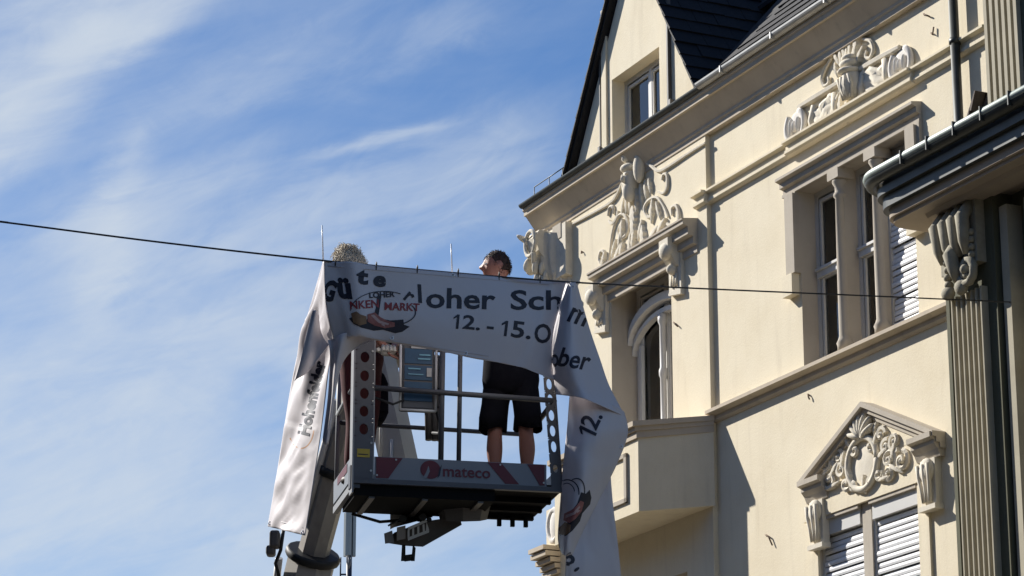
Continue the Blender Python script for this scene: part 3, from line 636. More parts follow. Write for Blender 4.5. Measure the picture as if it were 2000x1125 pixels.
for (u, v) in ((1556, 248), (1762, 128)):
    mb = MB(W); c = FP(u, v, .02); n_ = 22
    mb.tube([(c[0] + .19 * math.cos(R(-230 + 290 * t / n_)), .035, c[2] + .19 * math.sin(R(-230 + 290 * t / n_))) for t in range(n_ + 1)], .036, 7)
    mb.ell((c[0], .01, c[2]), [(.19, 0, 0), (0, .025, 0), (0, 0, .19)], 16, 8)
    for o, l_ in ((-.07, .11), (.0, .07), (.08, .1)): mb.ell((c[0] + o, .05, c[2]), [(.022, 0, 0), (0, .04, 0), (0, 0, l_)], 8, 6)
    mb.build('rosette', 'pale', ow)

# corner console under the eaves end: a scrolled cloak shape standing well out
mb = MB(W); XE = .40
pr = [(EB, 12.66), (XE - .06, 12.68), (XE, 12.58), (XE - .05, 12.40), (XE - .16, 12.26), (XE - .18, 12.08), (XE - .24, 11.95), (EB, 11.90)]
mb.prism(pr, -7.20, -6.90, 0); mb.prism([(EB - .5, 12.7), (EB + .1, 12.7), (EB + .1, 12.0), (EB - .5, 11.9)], -7.1, -6.5, 0)
nd, ne = 24, 10; pts = []
for j_ in range(ne + 1):
    q_ = j_ / ne; z_ = 12.68 - .80 * q_
    for i in range(nd + 1):
        t = i / nd; s_ = -7.08 + .52 * t + .03 * q_
        fold = .022 * math.sin(t * 26 + q_ * 2.5) * (.4 + q_)
        pts.append((s_, EB - .01 + (XE - EB - .03) * (1 - t) ** .8 * (1 - .55 * q_ ** 1.5) + .05 * math.sin(q_ * 3) * (1 - t) + fold * (1 - t * .5), z_ - .10 * t * (1 - q_) + .08 * math.sin(t * 5) * q_))
mb.add(pts, [(j_ * (nd + 1) + i, j_ * (nd + 1) + i + 1, (j_ + 1) * (nd + 1) + i + 1, (j_ + 1) * (nd + 1) + i) for j_ in range(ne) for i in range(nd)], True)
mb.tube([(-7.05 + .15 * math.cos(a_ * .4), XE, 12.52 + .17 * math.sin(a_ * .4)) for a_ in range(17)], .028, 7)
mb.tube([(-6.95, XE, 12.38), (-7.03, XE - .04, 12.27), (-7.08, XE - .1, 12.20)], .035, 7)
mb.ell((-7.24, XE - .02, 12.62), [(.035, 0, 0), (0, .13, .05), (0, 0, .045)]); mb.ell((-7.24, XE - .08, 12.30), [(.05, 0, 0), (0, .09, -.02), (0, -.02, .11)]); mb.ell((-7.26, XE - .10, 12.20), [(.04, 0, 0), (0, .06, 0), (0, 0, .04)])
mb.tube([(-7.20, XE - .16, 12.25), (-7.20, XE - .2, 12.08), (-7.16, XE - .24, 11.9)], .05, 8)
for (s_, e_, z_, rr) in ((-7.02, .34, 12.20, .05), (-6.95, .28, 12.17, .045), (-7.06, .30, 12.04, .05), (-6.99, .26, 12.0, .05), (-6.92, .24, 12.05, .045), (-6.80, .16, 12.08, .04), (-7.1, .24, 11.95, .05)): mb.ell((s_, e_, z_), [(rr * .8, 0, .02), (0, rr, 0), (0, 0, rr * 1.9)], 9, 7)
mb.build('corner_console', 'relief', house)
MB(W).prism([(EB, 11.74), (.22, 11.80), (.30, 11.84), (.30, 11.88), (EB, 11.90)], -7.32, -6.62, 0).build('console_shelf', 'trim', house)
# lower corner scroll and corbel
mb = MB(W); c = FP(1080, 1028, .12)
mb.tube([(c[0] + .05 + .16 * math.cos(2 * math.pi * k / 20), .12, c[2] + .20 * math.sin(2 * math.pi * k / 20)) for k in range(21)], .045, 7)
mb.ell((c[0] + .08, .08, c[2]), [(.18, 0, 0), (0, .09, 0), (0, 0, .26)], 14, 10)
mb.build('corner_scroll', 'pale', house)
mb = MB(W); zt = FP(1070, 1062, .26)[2]
for i, (e_, h) in enumerate(((.30, .07), (.27, .07), (.20, .07), (.14, .06), (.11, .06))):
    mb.box(-7.34, -6.9, EB, e_, zt - sum((.07, .075, .075, .075, .07)[:i + 1]) + .015, zt - sum((.07, .075, .075, .075, .07)[:i]))
mb.build('corner_corbel', 'cornice', house)

# down pipe and iron wall hooks
pp = FP(1866, 100, .1)
mb = MB(W).tube([(pp[0], .10, 4), (pp[0], .10, 13.2)], .05, 10)
for z in (9.9, 12.0): mb.tube([(pp[0], .10, z), (pp[0], .10, z + .06)], .062, 10)
mb.build('downpipe', 'dzinc', house)
for (u, v, a, l_) in ((1505, 1048, -50, .18), (1826, 952, -45, .17), (1812, 30, -25, .12), (1826, 68, 75, .10), (1322, 633, -30, .12), (1583, 775, -60, .05), (1139, 495, 0, .03)):
    c = FP(u, v, .0); e_ = EB if c[0] < -2.95 else 0; c = FP(u, v, e_); ca, sa_ = math.cos(R(a)), math.sin(R(a))
    MB(W).tube([(c[0] - l_ * .5, e_ - .01, c[2] + .02), (c[0] - l_ * .35, e_ + .022, c[2] + .03), (c[0], e_ + .028, c[2]), (c[0] + ca * l_ * .6, e_ + .022, c[2] + sa_ * l_ * .8)], .009, 6).build('wall_hook', 'rust', house)

# ------------------------------------------------------------------ the neighbouring house with its bay
nb = root('corner_house', 'olive stone house with fluted pilasters under a rounded dark gutter', 'house', W(2.8, 0, 0), HRZ)
NE = .55; NS = FP(1846, 560, NE)[0]
MB(W).box(2.80, 9, -8, .02, 0, 15.5).build('wall', 'olive', nb)
# bay body below the canopy
body = MB(W).box(NS + .62, 9, .02, NE - .30, 0, 10.2).build('bay', 'olive', nb)
pil = MB(W).box(NS, NS + .74, .02, NE - .075, 0, 10.06).box(NS, NS + .055, NE - .06, NE, 0, 9.2).build('pilaster', 'olive', nb)
fs = (FP(1922, 700, NE)[0] - NS - .10) / 6.0
bz = 9.16
base = MB(W).prism([(NS + .075, NE - .075), (NS + .075 + fs * .40, NE - .075), (NS + .075 + fs * .39, NE - .012), (NS + .075 + fs * .33, NE), (NS + .075 + fs * .1, NE), (NS + .075 + fs * .02, NE - .012)], 0, bz, 2).build('reed', 'reed', pil)
for i in range(1, 7): inst(base, pil, (fs * i, 0, 0))
# stepped jambs and the window beside it
for (a, b, e_) in ((.78, .90, NE - .12), (1.12, 1.20, NE - .16)):
    MB(W).box(NS + a, NS + b, .02, e_, 0, 9.9).build('jamb', 'reed', body)
MB(W).box(NS + .90, NS + 1.12, .02, NE - .34 + .05, 0, 10.0).build('jamb_recess', 'olive', body)
bw = window(body, NS + 1.22, NS + 2.6, 6.2, 9.55, NE - .29, .09, rails=[8.3], m_='bdark', room=False)
MB(W).box(NS + 1.2, NS + 2.7, NE - .32, NE - .06, 8.30, 8.42).build('transom_ledge', 'reed', bw)
MB(W).box(NS + 1.2, NS + 2.7, .03, NE - .16, 9.55, 9.95).build('lintel', 'olive', body)
# capital with scroll, leaf and beads
cp = MB(W); cs = NS + .30
cp.box(NS - .01, NS + .60, .1, NE + .03, 9.40, 10.05)
for i in range(4): cp.tube([(NS + .06 + .15 * i, NE + .02, 10.0), (NS + .07 + .15 * i, NE + .13, 9.85), (NS + .08 + .14 * i, NE + .10, 9.62), (NS + .09 + .13 * i, NE + .06, 9.5)], [.055, .07, .06, .04], 8)
cp.tube([(cs - .02, NE + .08, 9.62), (cs, NE + .13, 9.52), (cs + .01, NE + .10, 9.38), (cs + .02, NE + .07, 9.26)], [.05, .075, .065, .04], 10)
cp.tube([(cs + .17 + .14 * math.cos(R(200 + 42 * k)) * (1 - k / 16), NE + .06, 9.34 + .15 * math.sin(R(200 + 42 * k)) * (1 - k / 16)) for k in range(12)], .042, 8)
cp.ell((cs + .17, NE + .06, 9.34), [(.05, 0, 0), (0, .08, 0), (0, 0, .06)])
for k in range(7): cp.ell((NS + .545, NE + .05, 9.70 - .075 * k), [(.032, 0, 0), (0, .04, 0), (0, 0, .036)], 8, 6)
for k in range(5): cp.ell((NS + .13 + .01 * (k % 2), NE + .05, 9.50 - .075 * k), [(.045, 0, 0), (0, .05, 0), (0, 0, .042)], 8, 6)
cp.ell((NS + .12, NE + .05, 9.20), [(.09, 0, 0), (0, .06, 0), (0, 0, .07)]); cp.ell((cs + .06, NE + .06, 9.2), [(.09, 0, 0), (0, .06, 0), (0, 0, .08)])
cp.build('capital', 'capital', pil)
MB(W).prism([(NE - .1, 10.02), (NE + .10, 10.02), (NE + .16, 10.10), (NE + .16, 10.14), (NE - .1, 10.16)], NS - .10, 9, 0).build('abacus', 'soffit', pil)
# canopy with round end
def canopy(o, z0_, z1_, inner=0.):
    s0_, e1 = 1.80 + o, 1.02 - o; r_ = .42 - o; pts = [(9, -.0), (9, e1)]
    for k in range(13):
        a = R(90 + 90 * k / 12); pts.append((s0_ + r_ + r_ * math.cos(a), e1 - r_ + r_ * math.sin(a)))
    pts.append((s0_, 0.005)); return MB(W).prism(pts, z0_, z1_, 2)
ZC = 10.13
can = canopy(.10, ZC + .06, ZC + .34).build('canopy', 'dzinc', nb)
canopy(.05, ZC + .18, ZC + .26).build('canopy_fascia', 'dzinc', can)
canopy(.16, ZC - .03, ZC + .06).build('canopy_soffit', 'soffit', can)
canopy(.20, ZC - .07, ZC - .03).build('canopy_soffit_edge', 'soffit', can)
def sweep(o, z, r_, m_, nm, seg=None):
    s0_, e1 = 1.80 + o, 1.02 - o; rr = .42 - o; path = [(s0_, .02, z)]
    for k in range(13):
        a = R(180 - 90 * k / 12); path.append((s0_ + rr + rr * math.cos(a), e1 - rr + rr * math.sin(a), z))
    path.append((9, e1, z)); return MB(W).tube(path, r_, 10).build(nm, m_, can)
gq = sweep(.0, ZC + .36, .075, 'dzinc', 'gutter')
sweep(-.040, ZC + .385, .050, 'patina', 'gutter_bead')
for s_ in [2.75 + .45 * i for i in range(6)]: MB(W).box(s_, s_ + .014, .95, 1.118, ZC + .30, ZC + .438).build('gutter_joint', 'dzinc', gq)
# tiled hip above the canopy
hip = MB(W).add([(2.34, .02, ZC + .42), (2.34, .22, ZC + .42), (9, .9, ZC + .42), (9, .02, ZC + .42), (2.85, .02, ZC + 1.15), (2.85, .12, ZC + 1.15), (9, .12, ZC + 1.15), (9, .02, ZC + 1.15)],
                [(0, 1, 5, 4), (1, 2, 6, 5), (0, 3, 2, 1), (4, 5, 6, 7), (0, 4, 7, 3), (2, 3, 7, 6)]).build('canopy_roof', 'tile', nb)
sl3 = slate_mesh(.16, .2, .03); sl3.materials[0] = M['tile']
sd = (W(2.85, 0, ZC + 1.15) - W(2.34, 0, ZC + .42)).normalized()
for k in range(5):
    for j in range(2):
        t = k / 5; tile_on(hip, sl3, W(2.34 + .51 * t - .03, .06 + .12 * j, ZC + .42 + .73 * t), -eV, sd, 'roof_tile')
# upper pilaster
ups = FP(1926, 100, .30)[0]
up = MB(W).box(ups, ups + .62, .02, .26, ZC + .3, 15.5).build('pilaster', 'olive', nb)
b2 = MB(W).box(ups, ups + .05, .26, .31, ZC + .9, 15.5).build('reed', 'reed', up)
for i in range(1, 6): inst(b2, up, (.098 * i, 0, 0))
MB(W).box(ups, ups + .56, .26, .315, ZC + .3, ZC + .9).build('pilaster_foot', 'olive', up)
MB(W).box(ups + .66, ups + 1.0, .02, .22, ZC + .3, 15.5).build('jamb', 'olive', up)

# unseen houses added opposite to block sky light; they also show in panes
for (s0_, s1_, h_, lab) in ((-42, -14, 13.5, 'plain grey rendered house, unseen, added on the far side of the street to block sky light'), (-13.9, 12, 15, 'tall plain grey unseen house added across from the balcony to block sky light'), (12.1, 45, 14, 'long grey unseen house added behind the viewpoint to block sky light')):
    oh = root('added_opposite_house', lab, 'house', W(s0_, 19, 0), HRZ)
    MB(W).box(s0_, s1_, 19, 30, 0, h_).build('wall', 'facing', oh)
    MB(W).prism([(18.6, h_ - .1), (30.3, h_ - .1), (24.5, h_ + 4)], s0_, s1_, 0).build('roof', 'slate', oh)
    x_ = s0_ + 1.2
    while x_ < s1_ - 2:
        for z_ in (1.0, 4.6, 8.2): MB(W).box(x_, x_ + 1.2, 18.94, 18.995, z_, z_ + 1.9).build('window', 'ink', oh)
        x_ += 2.8

# ------------------------------------------------------------------ far antenna mast behind the street
ab = at(682, 1090, 72); ag = root('antenna_mast', 'slim mobile phone mast with grey panel antennas beyond the lift boom', 'antenna', (ab.x, ab.y, 0))
FA = lambda x, y, z: Vector((ab.x + x, ab.y + y, ab.z + z))
MB(FA).tube([(0, 0, -ab.z), (0, 0, 1.15)], .075, 10).build('mast', 'mast', ag)
for a in (20, 140, 260):
    ca, sa_ = math.cos(R(a)), math.sin(R(a)); fr_ = lambda x, y, z, ca=ca, sa_=sa_: FA(x * ca - y * sa_, x * sa_ + y * ca, z)
    MB(fr_).prism([(.07, -.075), (.15, -.065), (.165, -.03), (.165, .03), (.15, .065), (.07, .075)], .05, 1.2, 2).build('panel_antenna', 'antenna', ag)
    MB(fr_).box(.0, .08, -.02, .02, .15, .2).box(0, .08, -.02, .02, .95, 1.0).build('bracket', 'mast', ag)
for o in (-.06, 0, .06): MB(FA).tube([(o, -.12, .05), (o * .8, -.1, -.12), (0, -.06, -.3)], .018, 6).build('antenna_cable', 'pale_steel', ag)
MB(FA).tube([(-.22, 0, -.5), (-.22, 0, .02)], .02, 6).box(-.22, 0, -.02, .02, -.45, -.41).build('whip_antenna', 'mast', ag)

# ------------------------------------------------------------------ boom lift
KN = at(726, 655, 21.4)
LB = Vector((at(560, 1125, 21.9).x - .75, at(560, 1125, 21.9).y, 0))
lift = root('boom_lift', 'grey lift platform with red and white toe boards raised beside the house', 'lift platform', LB)
bk = MB(BK).box(0, 1.5, 0, .9, -.02, .02).build('basket', 'under', lift)
mb = MB(BK).box(.02, 1.02, .03, .62, -.11, -.02); mb.build('underframe', 'under', bk)
for y in (.25, .55, .83): MB(BK).box(1.02, 1.48, y, y + .05, -.06, -.02).build('floor_beam', 'under', bk)
MB(BK).box(.0, 1.5, -.012, .03, -.03, .005).build('floor_edge', 'steel', bk)
for i in range(3): MB(BK).box(1.40 - .1 * i, 1.43 - .1 * i, .80, .83, -.12, -.05).build('floor_bolt', 'under', bk)
def perforated(name, x0, x1, z0, z1, holes, y0, y1, lean, m_, par, n=18):   # plate with real oval holes; holes = (z, rx, rz)
    def X(x, z): return x + lean * (z - z0)
    mb = MB(BK); zc = z0
    cx = (x0 + x1) / 2
    def cell(a, b):
        p = [(X(x0, a), a), (X(x1, a), a), (X(x1, b), b), (X(x0, b), b)]
        mb.add([(x, y0, z) for x, z in p] + [(x, y1, z) for x, z in p], [(0, 1, 2, 3), (7, 6, 5, 4), (0, 4, 7, 3), (1, 2, 6, 5)])
    for z, rx, rz in holes:
        a, b = z - rz * 1.35, z + rz * 1.35; cell(zc, a); zc = b
        C_ = []; H_ = []
        for k in range(n):
            t = 2 * math.pi * k / n; c_, s_ = math.cos(t), math.sin(t); m2 = max(abs(c_), abs(s_))
            C_.append((cx + c_ / m2 * (x1 - x0) / 2, z + s_ / m2 * (b - a) / 2)); H_.append((cx + c_ * rx, z + s_ * rz))
        pts = [(X(x, zz), y0, zz) for x, zz in C_ + H_] + [(X(x, zz), y1, zz) for x, zz in C_ + H_]
        fs = []
        for k in range(n):
            j = (k + 1) % n
            fs += [(k, j, n + j, n + k), (2 * n + j, 2 * n + k, 3 * n + k, 3 * n + j), (n + k, n + j, 3 * n + j, 3 * n + k)]
        mb.add(pts, fs)
    cell(zc, z1); return mb.build(name, m_, par, recalc=False)
zv = lambda v: (935 - v) / 270.0
pst = perforated('corner_post', 0, .135, .0, 1.08, [(zv(v), .032, .040) for v in (838, 803, 768, 733, 696)], -.012, .0, 0, 'steel', bk)
MB(BK).box(-.012, .0, -.012, .11, -.10, 1.08).box(.135, .145, -.004, .06, .0, 1.08).build('post_flange', 'pale_steel', pst)
pr_ = perforated('corner_post', 1.425, 1.50, .0, 1.08, [(.14, .018, .03)] + [(z, .020, .040) for z in (.30, .415, .53, .645, .76)], -.01, .0, -.07, 'steel', bk)
MB(BK).add([(1.50, -.012, 0), (1.50, .07, 0), (1.425, .07, 1.08), (1.425, -.012, 1.08), (1.508, -.012, 0), (1.508, .07, 0), (1.433, .07, 1.08), (1.433, -.012, 1.08)], [(0, 1, 2, 3), (4, 7, 6, 5), (0, 4, 5, 1), (2, 6, 7, 3), (1, 5, 6, 2), (0, 3, 7, 4)]).build('post_flange', 'steel', pr_)
for (x, t) in ((0.012, 0.02), (1.49, 1.42)):
    MB(BK).tube([(x, .89, 0), (t, .89, 1.22)], .018, 8).build('rear_post', 'pale_steel', bk)
TB = .165
def board(fr_, L_, name='toe_board'):
    return MB(fr_).box(0, L_, -.006, .006, .0, TB).build(name, 'whitep', bk)
def skew(fr_, o, x0, x1, sk, z0, z1, m_, par, name='stripe', y=-.010):
    MB(fr_).add([(x0, y, z0), (x1, y, z0), (x1 + sk, y, z1), (x0 + sk, y, z1), (x0, y + .003, z0), (x1, y + .003, z0), (x1 + sk, y + .003, z1), (x0 + sk, y + .003, z1)],
                [(0, 1, 2, 3), (7, 6, 5, 4), (0, 4, 5, 1), (1, 5, 6, 2), (2, 6, 7, 3), (3, 7, 4, 0)]).build(name, m_, par)
ff = lambda x, y, z: BK(.147 + x, -.004 + y, z)
tb = board(ff, 1.24)
Z0, Z1 = .012, TB - .004
mb = MB(ff).add([(.012, -.011, Z0 + .0), (.10, -.011, Z0), (.20, -.011, Z1), (.012, -.011, Z1), (.012, -.0065, Z0 + .0), (.10, -.0065, Z0), (.20, -.0065, Z1), (.012, -.0065, Z1)], [(0, 1, 2, 3), (7, 6, 5, 4), (0, 4, 5, 1), (1, 5, 6, 2), (2, 6, 7, 3), (3, 7, 4, 0)]); mb.build('stripe', 'redp', tb)
skew(ff, 0, .94, 1.04, -.13, Z0, Z1, 'redp', tb)
MB(ff).add([(1.10, -.011, Z1), (1.225, -.011, Z1), (1.225, -.011, Z0), (1.19, -.011, Z0), (1.10, -.0065, Z1), (1.225, -.0065, Z1), (1.225, -.0065, Z0), (1.19, -.0065, Z0)], [(0, 1, 2, 3), (7, 6, 5, 4), (0, 4, 5, 1), (1, 5, 6, 2), (2, 6, 7, 3), (3, 7, 4, 0)]).build('stripe', 'redp', tb)
def pts_text(body, size, offs=0.):                                  # lettering outline as flat triangles: vertices in em units * size
    cu = bpy.data.curves.new('lettering', 'FONT'); cu.body = body; cu.size = size; cu.offset = offs; cu.resolution_u = 3; cu.fill_mode = 'FRONT'
    o = bpy.data.objects.new('lettering', cu); col.objects.link(o)
    dg = bpy.context.evaluated_depsgraph_get(); me = bpy.data.meshes.new_from_object(o.evaluated_get(dg))
    bm = bmesh.new(); bm.from_mesh(me); bmesh.ops.triangulate(bm, faces=bm.faces)
    v = [(p.co.x, p.co.y) for p in bm.verts]; bm.verts.index_update(); f = [tuple(q.index for q in p.verts) for p in bm.faces]
    bm.free(); bpy.data.objects.remove(o); bpy.data.meshes.remove(me); return v, f
v, f = pts_text('mateco', .125, .002)
MB(ff).add([(.485 + x * .93, -.011, .045 + y * .92) for x, y in v], f).build('lettering', 'redp', tb)
e_ = [(.40 + .072 * math.cos(R(10 * k)), .088 + .066 * math.sin(R(10 * k))) for k in range(36)]
e2 = [(x, y) for x, y in e_]
MB(ff).add([(x, -.010, y) for x, y in e2], [tuple(range(36))]).build('emblem', 'redp', tb)
MB(ff).add([(.345, -.0125, .02), (.375, -.0125, .03), (.395, -.0125, .075), (.385, -.0125, .115), (.372, -.0125, .075), (.355, -.0125, .04)], [(0, 1, 2, 3, 4, 5)]).build('emblem_stroke', 'whitep', tb)
MB(ff).add([(.45, -.0125, .03), (.468, -.0125, .05), (.482, -.0125, .13), (.465, -.0125, .10)], [(0, 1, 2, 3)]).build('emblem_stroke', 'ink', tb)
fl_ = lambda x, y, z: BK(-.006 + y, .11 + x, z)
ts = board(fl_, .76); skew(fl_, 0, .10, .55, 0, .095, TB - .01, 'redp', ts); MB(fl_).box(0, .77, -.006, .03, -.07, -.02).build('kick_rail', 'pale_steel', ts)
fr2 = lambda x, y, z: BK(1.50 - y, .02 + x, z); board(fr2, .86)
fr3 = lambda x, y, z: BK(.01 + x, .90 + y, z); board(fr3, 1.48)
MB(BK).box(-.02, .05, .01, .10, -.06, .10).build('gate_latch', 'steel', bk)
def rail(p, q, r_=.020, m_='steel', nm='guard_rail'): return MB(BK).tube([p, q], r_, 8).build(nm, m_, bk)
rail((.14, -.005, .665), (1.44, -.005, .640)); rail((0, .0, 1.08), (1.42, .0, 1.08), .022)
rail((.0, .10, .68), (.01, .89, .68), .016, 'pale_steel'); rail((.01, .1, 1.08), (.01, .89, 1.08)); rail((1.45, .0, .64), (1.45, .89, .60)); rail((1.42, .0, 1.08), (1.42, .89, 1.08))
rail((.02, .89, .62), (1.42, .89, .60), .017); rail((.02, .89, 1.22), (1.42, .89, 1.22), .02)
for (x, y, b) in ((.633, .01, 1.08), (.762, .01, 1.08)): rail((x - .008, y, .165), (x, y, b), .017 if x > .7 else .02)
# control box with its stickers, hose bundle
cb = MB(BK).box(.345, .585, .06, .17, .54, 1.05).build('control_box', 'steel', bk, bevel=.015)
MB(BK).tube([(.335, .05, .53), (.335, .05, 1.06)], .010, 7).tube([(.595, .05, .53), (.595, .05, 1.06)], .010, 7).tube([(.335, .05, .53), (.595, .05, .53)], .010, 7).build('box_guard', 'white', cb)
for (z0_, z1_) in ((.60, .74), (.755, .86), (.875, .985)): MB(BK).box(.365, .565, .052, .058, z0_, z1_).build('sticker', 'blue', cb)
for (x0_, x1_, z0_, z1_, m_) in ((.47, .55, .935, .945, 'sky_blue'), (.46, .55, .905, .915, 'sky_blue'), (.39, .48, .83, .84, 'sky_blue'), (.39, .50, .79, .797, 'sky_blue'), (.40, .45, .66, .668, 'sky_blue'), (.41, .52, .985, 1.05, 'paper'), (.525, .56, .78, .845, 'paper')):
    MB(BK).box(x0_, x1_, .044, .050, z0_, z1_).build('sticker_print', m_, cb)
for i in range(4): MB(BK).tube([(.60 + .008 * i, .06, .56 + .14 * i), (.63, .02, .56 + .14 * i)], .008, 6).build('box_clamp', 'rubber', cb)
for i, o in enumerate((0, .045, .085)): MB(BK).tube([(.68 + o, .80, .5), (.675 + o, .82, .75), (.685 + o, .8, 1.15)], .026, 8).build('hose', 'bdark', bk)
MB(BK).tube([(.785, .80, .5), (.79, .82, 1.15)], .008, 6).build('hose_edge', 'white', bk)
tbag = root('tool_bag', 'black tool bag hanging behind the perforated left post of the lift', 'bag', tuple(BK(.24, .6, .55)))
MB(BK).prism([(.145, .56), (.30, .55), (.33, .62), (.325, .84), (.29, .92), (.16, .93), (.14, .80)], .50, .68, 1).build('bag_body', 'black', tbag, bevel=.02)
MB(BK).tube([(.17, .58, .92), (.19, .57, 1.04), (.26, .57, 1.04), (.28, .58, .92)], .012, 7).build('bag_handle', 'black', tbag)
MB(BK).box(.17, .30, .488, .499, .62, .76).build('bag_pocket', 'black', tbag); MB(BK).box(.20, .235, .480, .487, .66, .70).build('bag_buckle', 'paper', tbag)
MB(BK).tube([(.225, .58, 1.04), (.225, .88, 1.215)], .006, 6).build('bag_strap', 'rubber', tbag)
for (u, v0, v1) in ((630, 440, 530), (882, 476, 560)):
    a_ = at(u - 1, v0, 19.55); b_ = at(u + 2, v1, 19.55); MB().tube([b_, a_], .007, 6, world=True, r2=.004).build('whip_rod', 'rod', bk)
MB(BK).box(.022, .112, -.0155, -.0125, .155, .215).build('warning_label', 'yellow', pst); MB(BK).box(.03, .10, -.018, -.0158, .172, .178).build('label_print', 'ink', pst)
for z in (.06, .26, .93, 1.02): MB(BK).tube([(.122, -.02, z), (.122, -.011, z)], .008, 8).build('bolt', 'zinc', pst)
for (x, y) in ((.165, .03), (1.365, .03), (.30, .147), (1.05, .147)): MB(ff).tube([(x - .147, -.016, y), (x - .147, -.006, y)], .007, 8).build('bolt', 'zinc', tb)
MB(BK).tube([(.15, .02, .60), (.28, .03, .56), (.36, .05, .60)], .009, 6).build('cable', 'rubber', cb)
MB(BK).tube([(.60, .10, .56), (.66, .2, .46), (.70, .5, .48), (.70, .78, .55)], .011, 6).build('cable', 'rubber', cb)
MB(BK).tube([(.10, .70, -.10), (.30, .66, -.16), (.55, .66, -.13), (.75, .62, -.17)], .012, 6).build('hose', 'rubber', bk)
for x in (.12, .5, .9): MB(BK).box(x, x + .04, .04, .60, -.125, -.112).build('floor_rib', 'bdark', bk)
# jib from the knuckle down to the bracket under the basket
J1 = at(800, 1000, 20.9)
jib = MB().tube([KN, J1], .155, 4, world=True, smooth=False, roll=R(20)).build('jib', 'jib', lift)
for t in (.35, .62): c_ = KN.lerp(J1, t); MB().tube([c_ + Vector((-.02, -.15, 0)), c_ + Vector((-.02, -.12, -.5))], .012, 6, world=True).build('hydraulic_line', 'white', jib)
MB().tube([KN + Vector((-.25, -.22, 0)), KN + Vector((.25, .22, 0))], .2, 14, world=True).build('knuckle', 'bdark', lift)
# pivot bracket under the floor
PV = at(905, 1010, 20.1)
mt = MB().tube([at(905, 985, 20.1), at(905, 1015, 20.1)], [.20, .17], 8, world=True, smooth=False).build('pivot', 'bdark', lift)
def block(pl, d0, d1, m_, nm, par):                                  # a solid with an outline seen from the street, between two depths
    n_ = len(pl); pts = [at(u, v, d0) for u, v in pl] + [at(u, v, d1) for u, v in pl]
    return MB().add(pts, [tuple(range(n_)), tuple(range(2 * n_ - 1, n_ - 1, -1))] + [(i, (i + 1) % n_, n_ + (i + 1) % n_, n_ + i) for i in range(n_)]).build(nm, m_, par)
block([(898, 1008), (902, 1025), (826, 1068), (790, 1066), (752, 1060), (770, 1040), (830, 1018)], 20.1, 20.45, 'bdark', 'pivot_arm', mt)
block([(750, 1042), (766, 1036), (770, 1060), (752, 1062)], 20.05, 20.5, 'pale_steel', 'arm_end', mt)
block([(762, 1004), (845, 1002), (845, 1010), (770, 1030), (762, 1034)], 20.25, 20.5, 'boom', 'swivel_housing', mt)
block([(775, 1030), (792, 1026), (792, 1052), (775, 1056)], 20.02, 20.3, 'boom', 'swivel_plate', mt)
# slotted bracket: rails and bars left between the slots
for pl in ([(796, 1030), (834, 1014), (835, 1019), (797, 1036)], [(796, 1050), (838, 1034), (838, 1040), (797, 1056)],
           [(796, 1036), (800, 1034), (800, 1050), (796, 1051)], [(805, 1033), (809, 1031), (809, 1047), (805, 1048)], [(815, 1029), (819, 1027), (819, 1043), (815, 1044)], [(825, 1025), (829, 1023), (830, 1039), (826, 1040)], [(833, 1019), (838, 1034), (838, 1036), (832, 1036)]):
    block(pl, 20.0, 20.03, 'white', 'slotted_bracket', mt)
for pl in ([(785, 1064), (792, 1064), (792, 1096), (783, 1096)], [(806, 1064), (812, 1070), (810, 1096), (803, 1096)], [(790, 1084), (806, 1082), (806, 1095), (790, 1097)]): block(pl, 20.1, 20.4, 'rubber', 'clevis', mt)
for (u, v, r_) in ((787, 1013, .028), (826, 1010, .028), (838, 1015, .02)): MB().tube([at(u, v, 20.0), at(u, v, 20.3)], r_, 10, world=True).build('hose_fitting', 'rubber', mt)
MB().tube([at(758, 1027, 20.0), at(780, 1014, 20.0)], .007, 6, world=True).build('hose', 'rubber', mt)
# telescopic boom
B1 = at(611, 1085, 21.8); axis = (KN - B1).normalized()
boom = MB().tube([B1 - axis * .5, KN], .125, 8, world=True, smooth=False, roll=R(22)).build('boom_inner', 'boom', lift)
c_ = B1.lerp(KN, .37); MB().tube([c_, c_ + axis * .07], .145, 8, world=True, roll=R(22)).build('boom_band', 'rubber', boom)
MB().tube([B1 + axis * .25 + Vector((-.13, -.03, 0)), B1 + axis * 1.3 + Vector((-.13, -.03, 0))], .035, 8, world=True).build('extension_cylinder', 'white', boom)
col_ = MB().tube([B1 - axis * .035, B1 - axis * .02, B1 + axis * .02, B1 + axis * .035], [.205, .22, .22, .205], 16, world=True).build('boom_collar', 'rubber', lift)
BB = Vector((LB.x, LB.y, 1.45))
MB().tube([BB, B1 - axis * .06], .195, 8, world=True, smooth=False, roll=R(22)).build('boom_outer', 'boom', lift)
for (u, v, w_, h_) in ((537, 1050, .040, .085), (529, 1074, .036, .05)):
    p = at(u, v, 21.6); MB().box(p.x - w_, p.x + w_, p.y - .06, p.y + .06, p.z - h_, p.z + h_ * .6).build('hose_guide', 'bdark', col_, bevel=.02)
MB().tube([at(555, 1025, 21.6), at(548, 1075, 21.6), at(538, 1100, 21.6), at(546, 1130, 21.6)], .014, 6, world=True).build('hydraulic_hose', 'rubber', col_)
MB().tube([at(545, 1090, 21.7), at(535, 1180, 21.8)], .03, 8, world=True).build('cylinder_rod', 'white', col_)
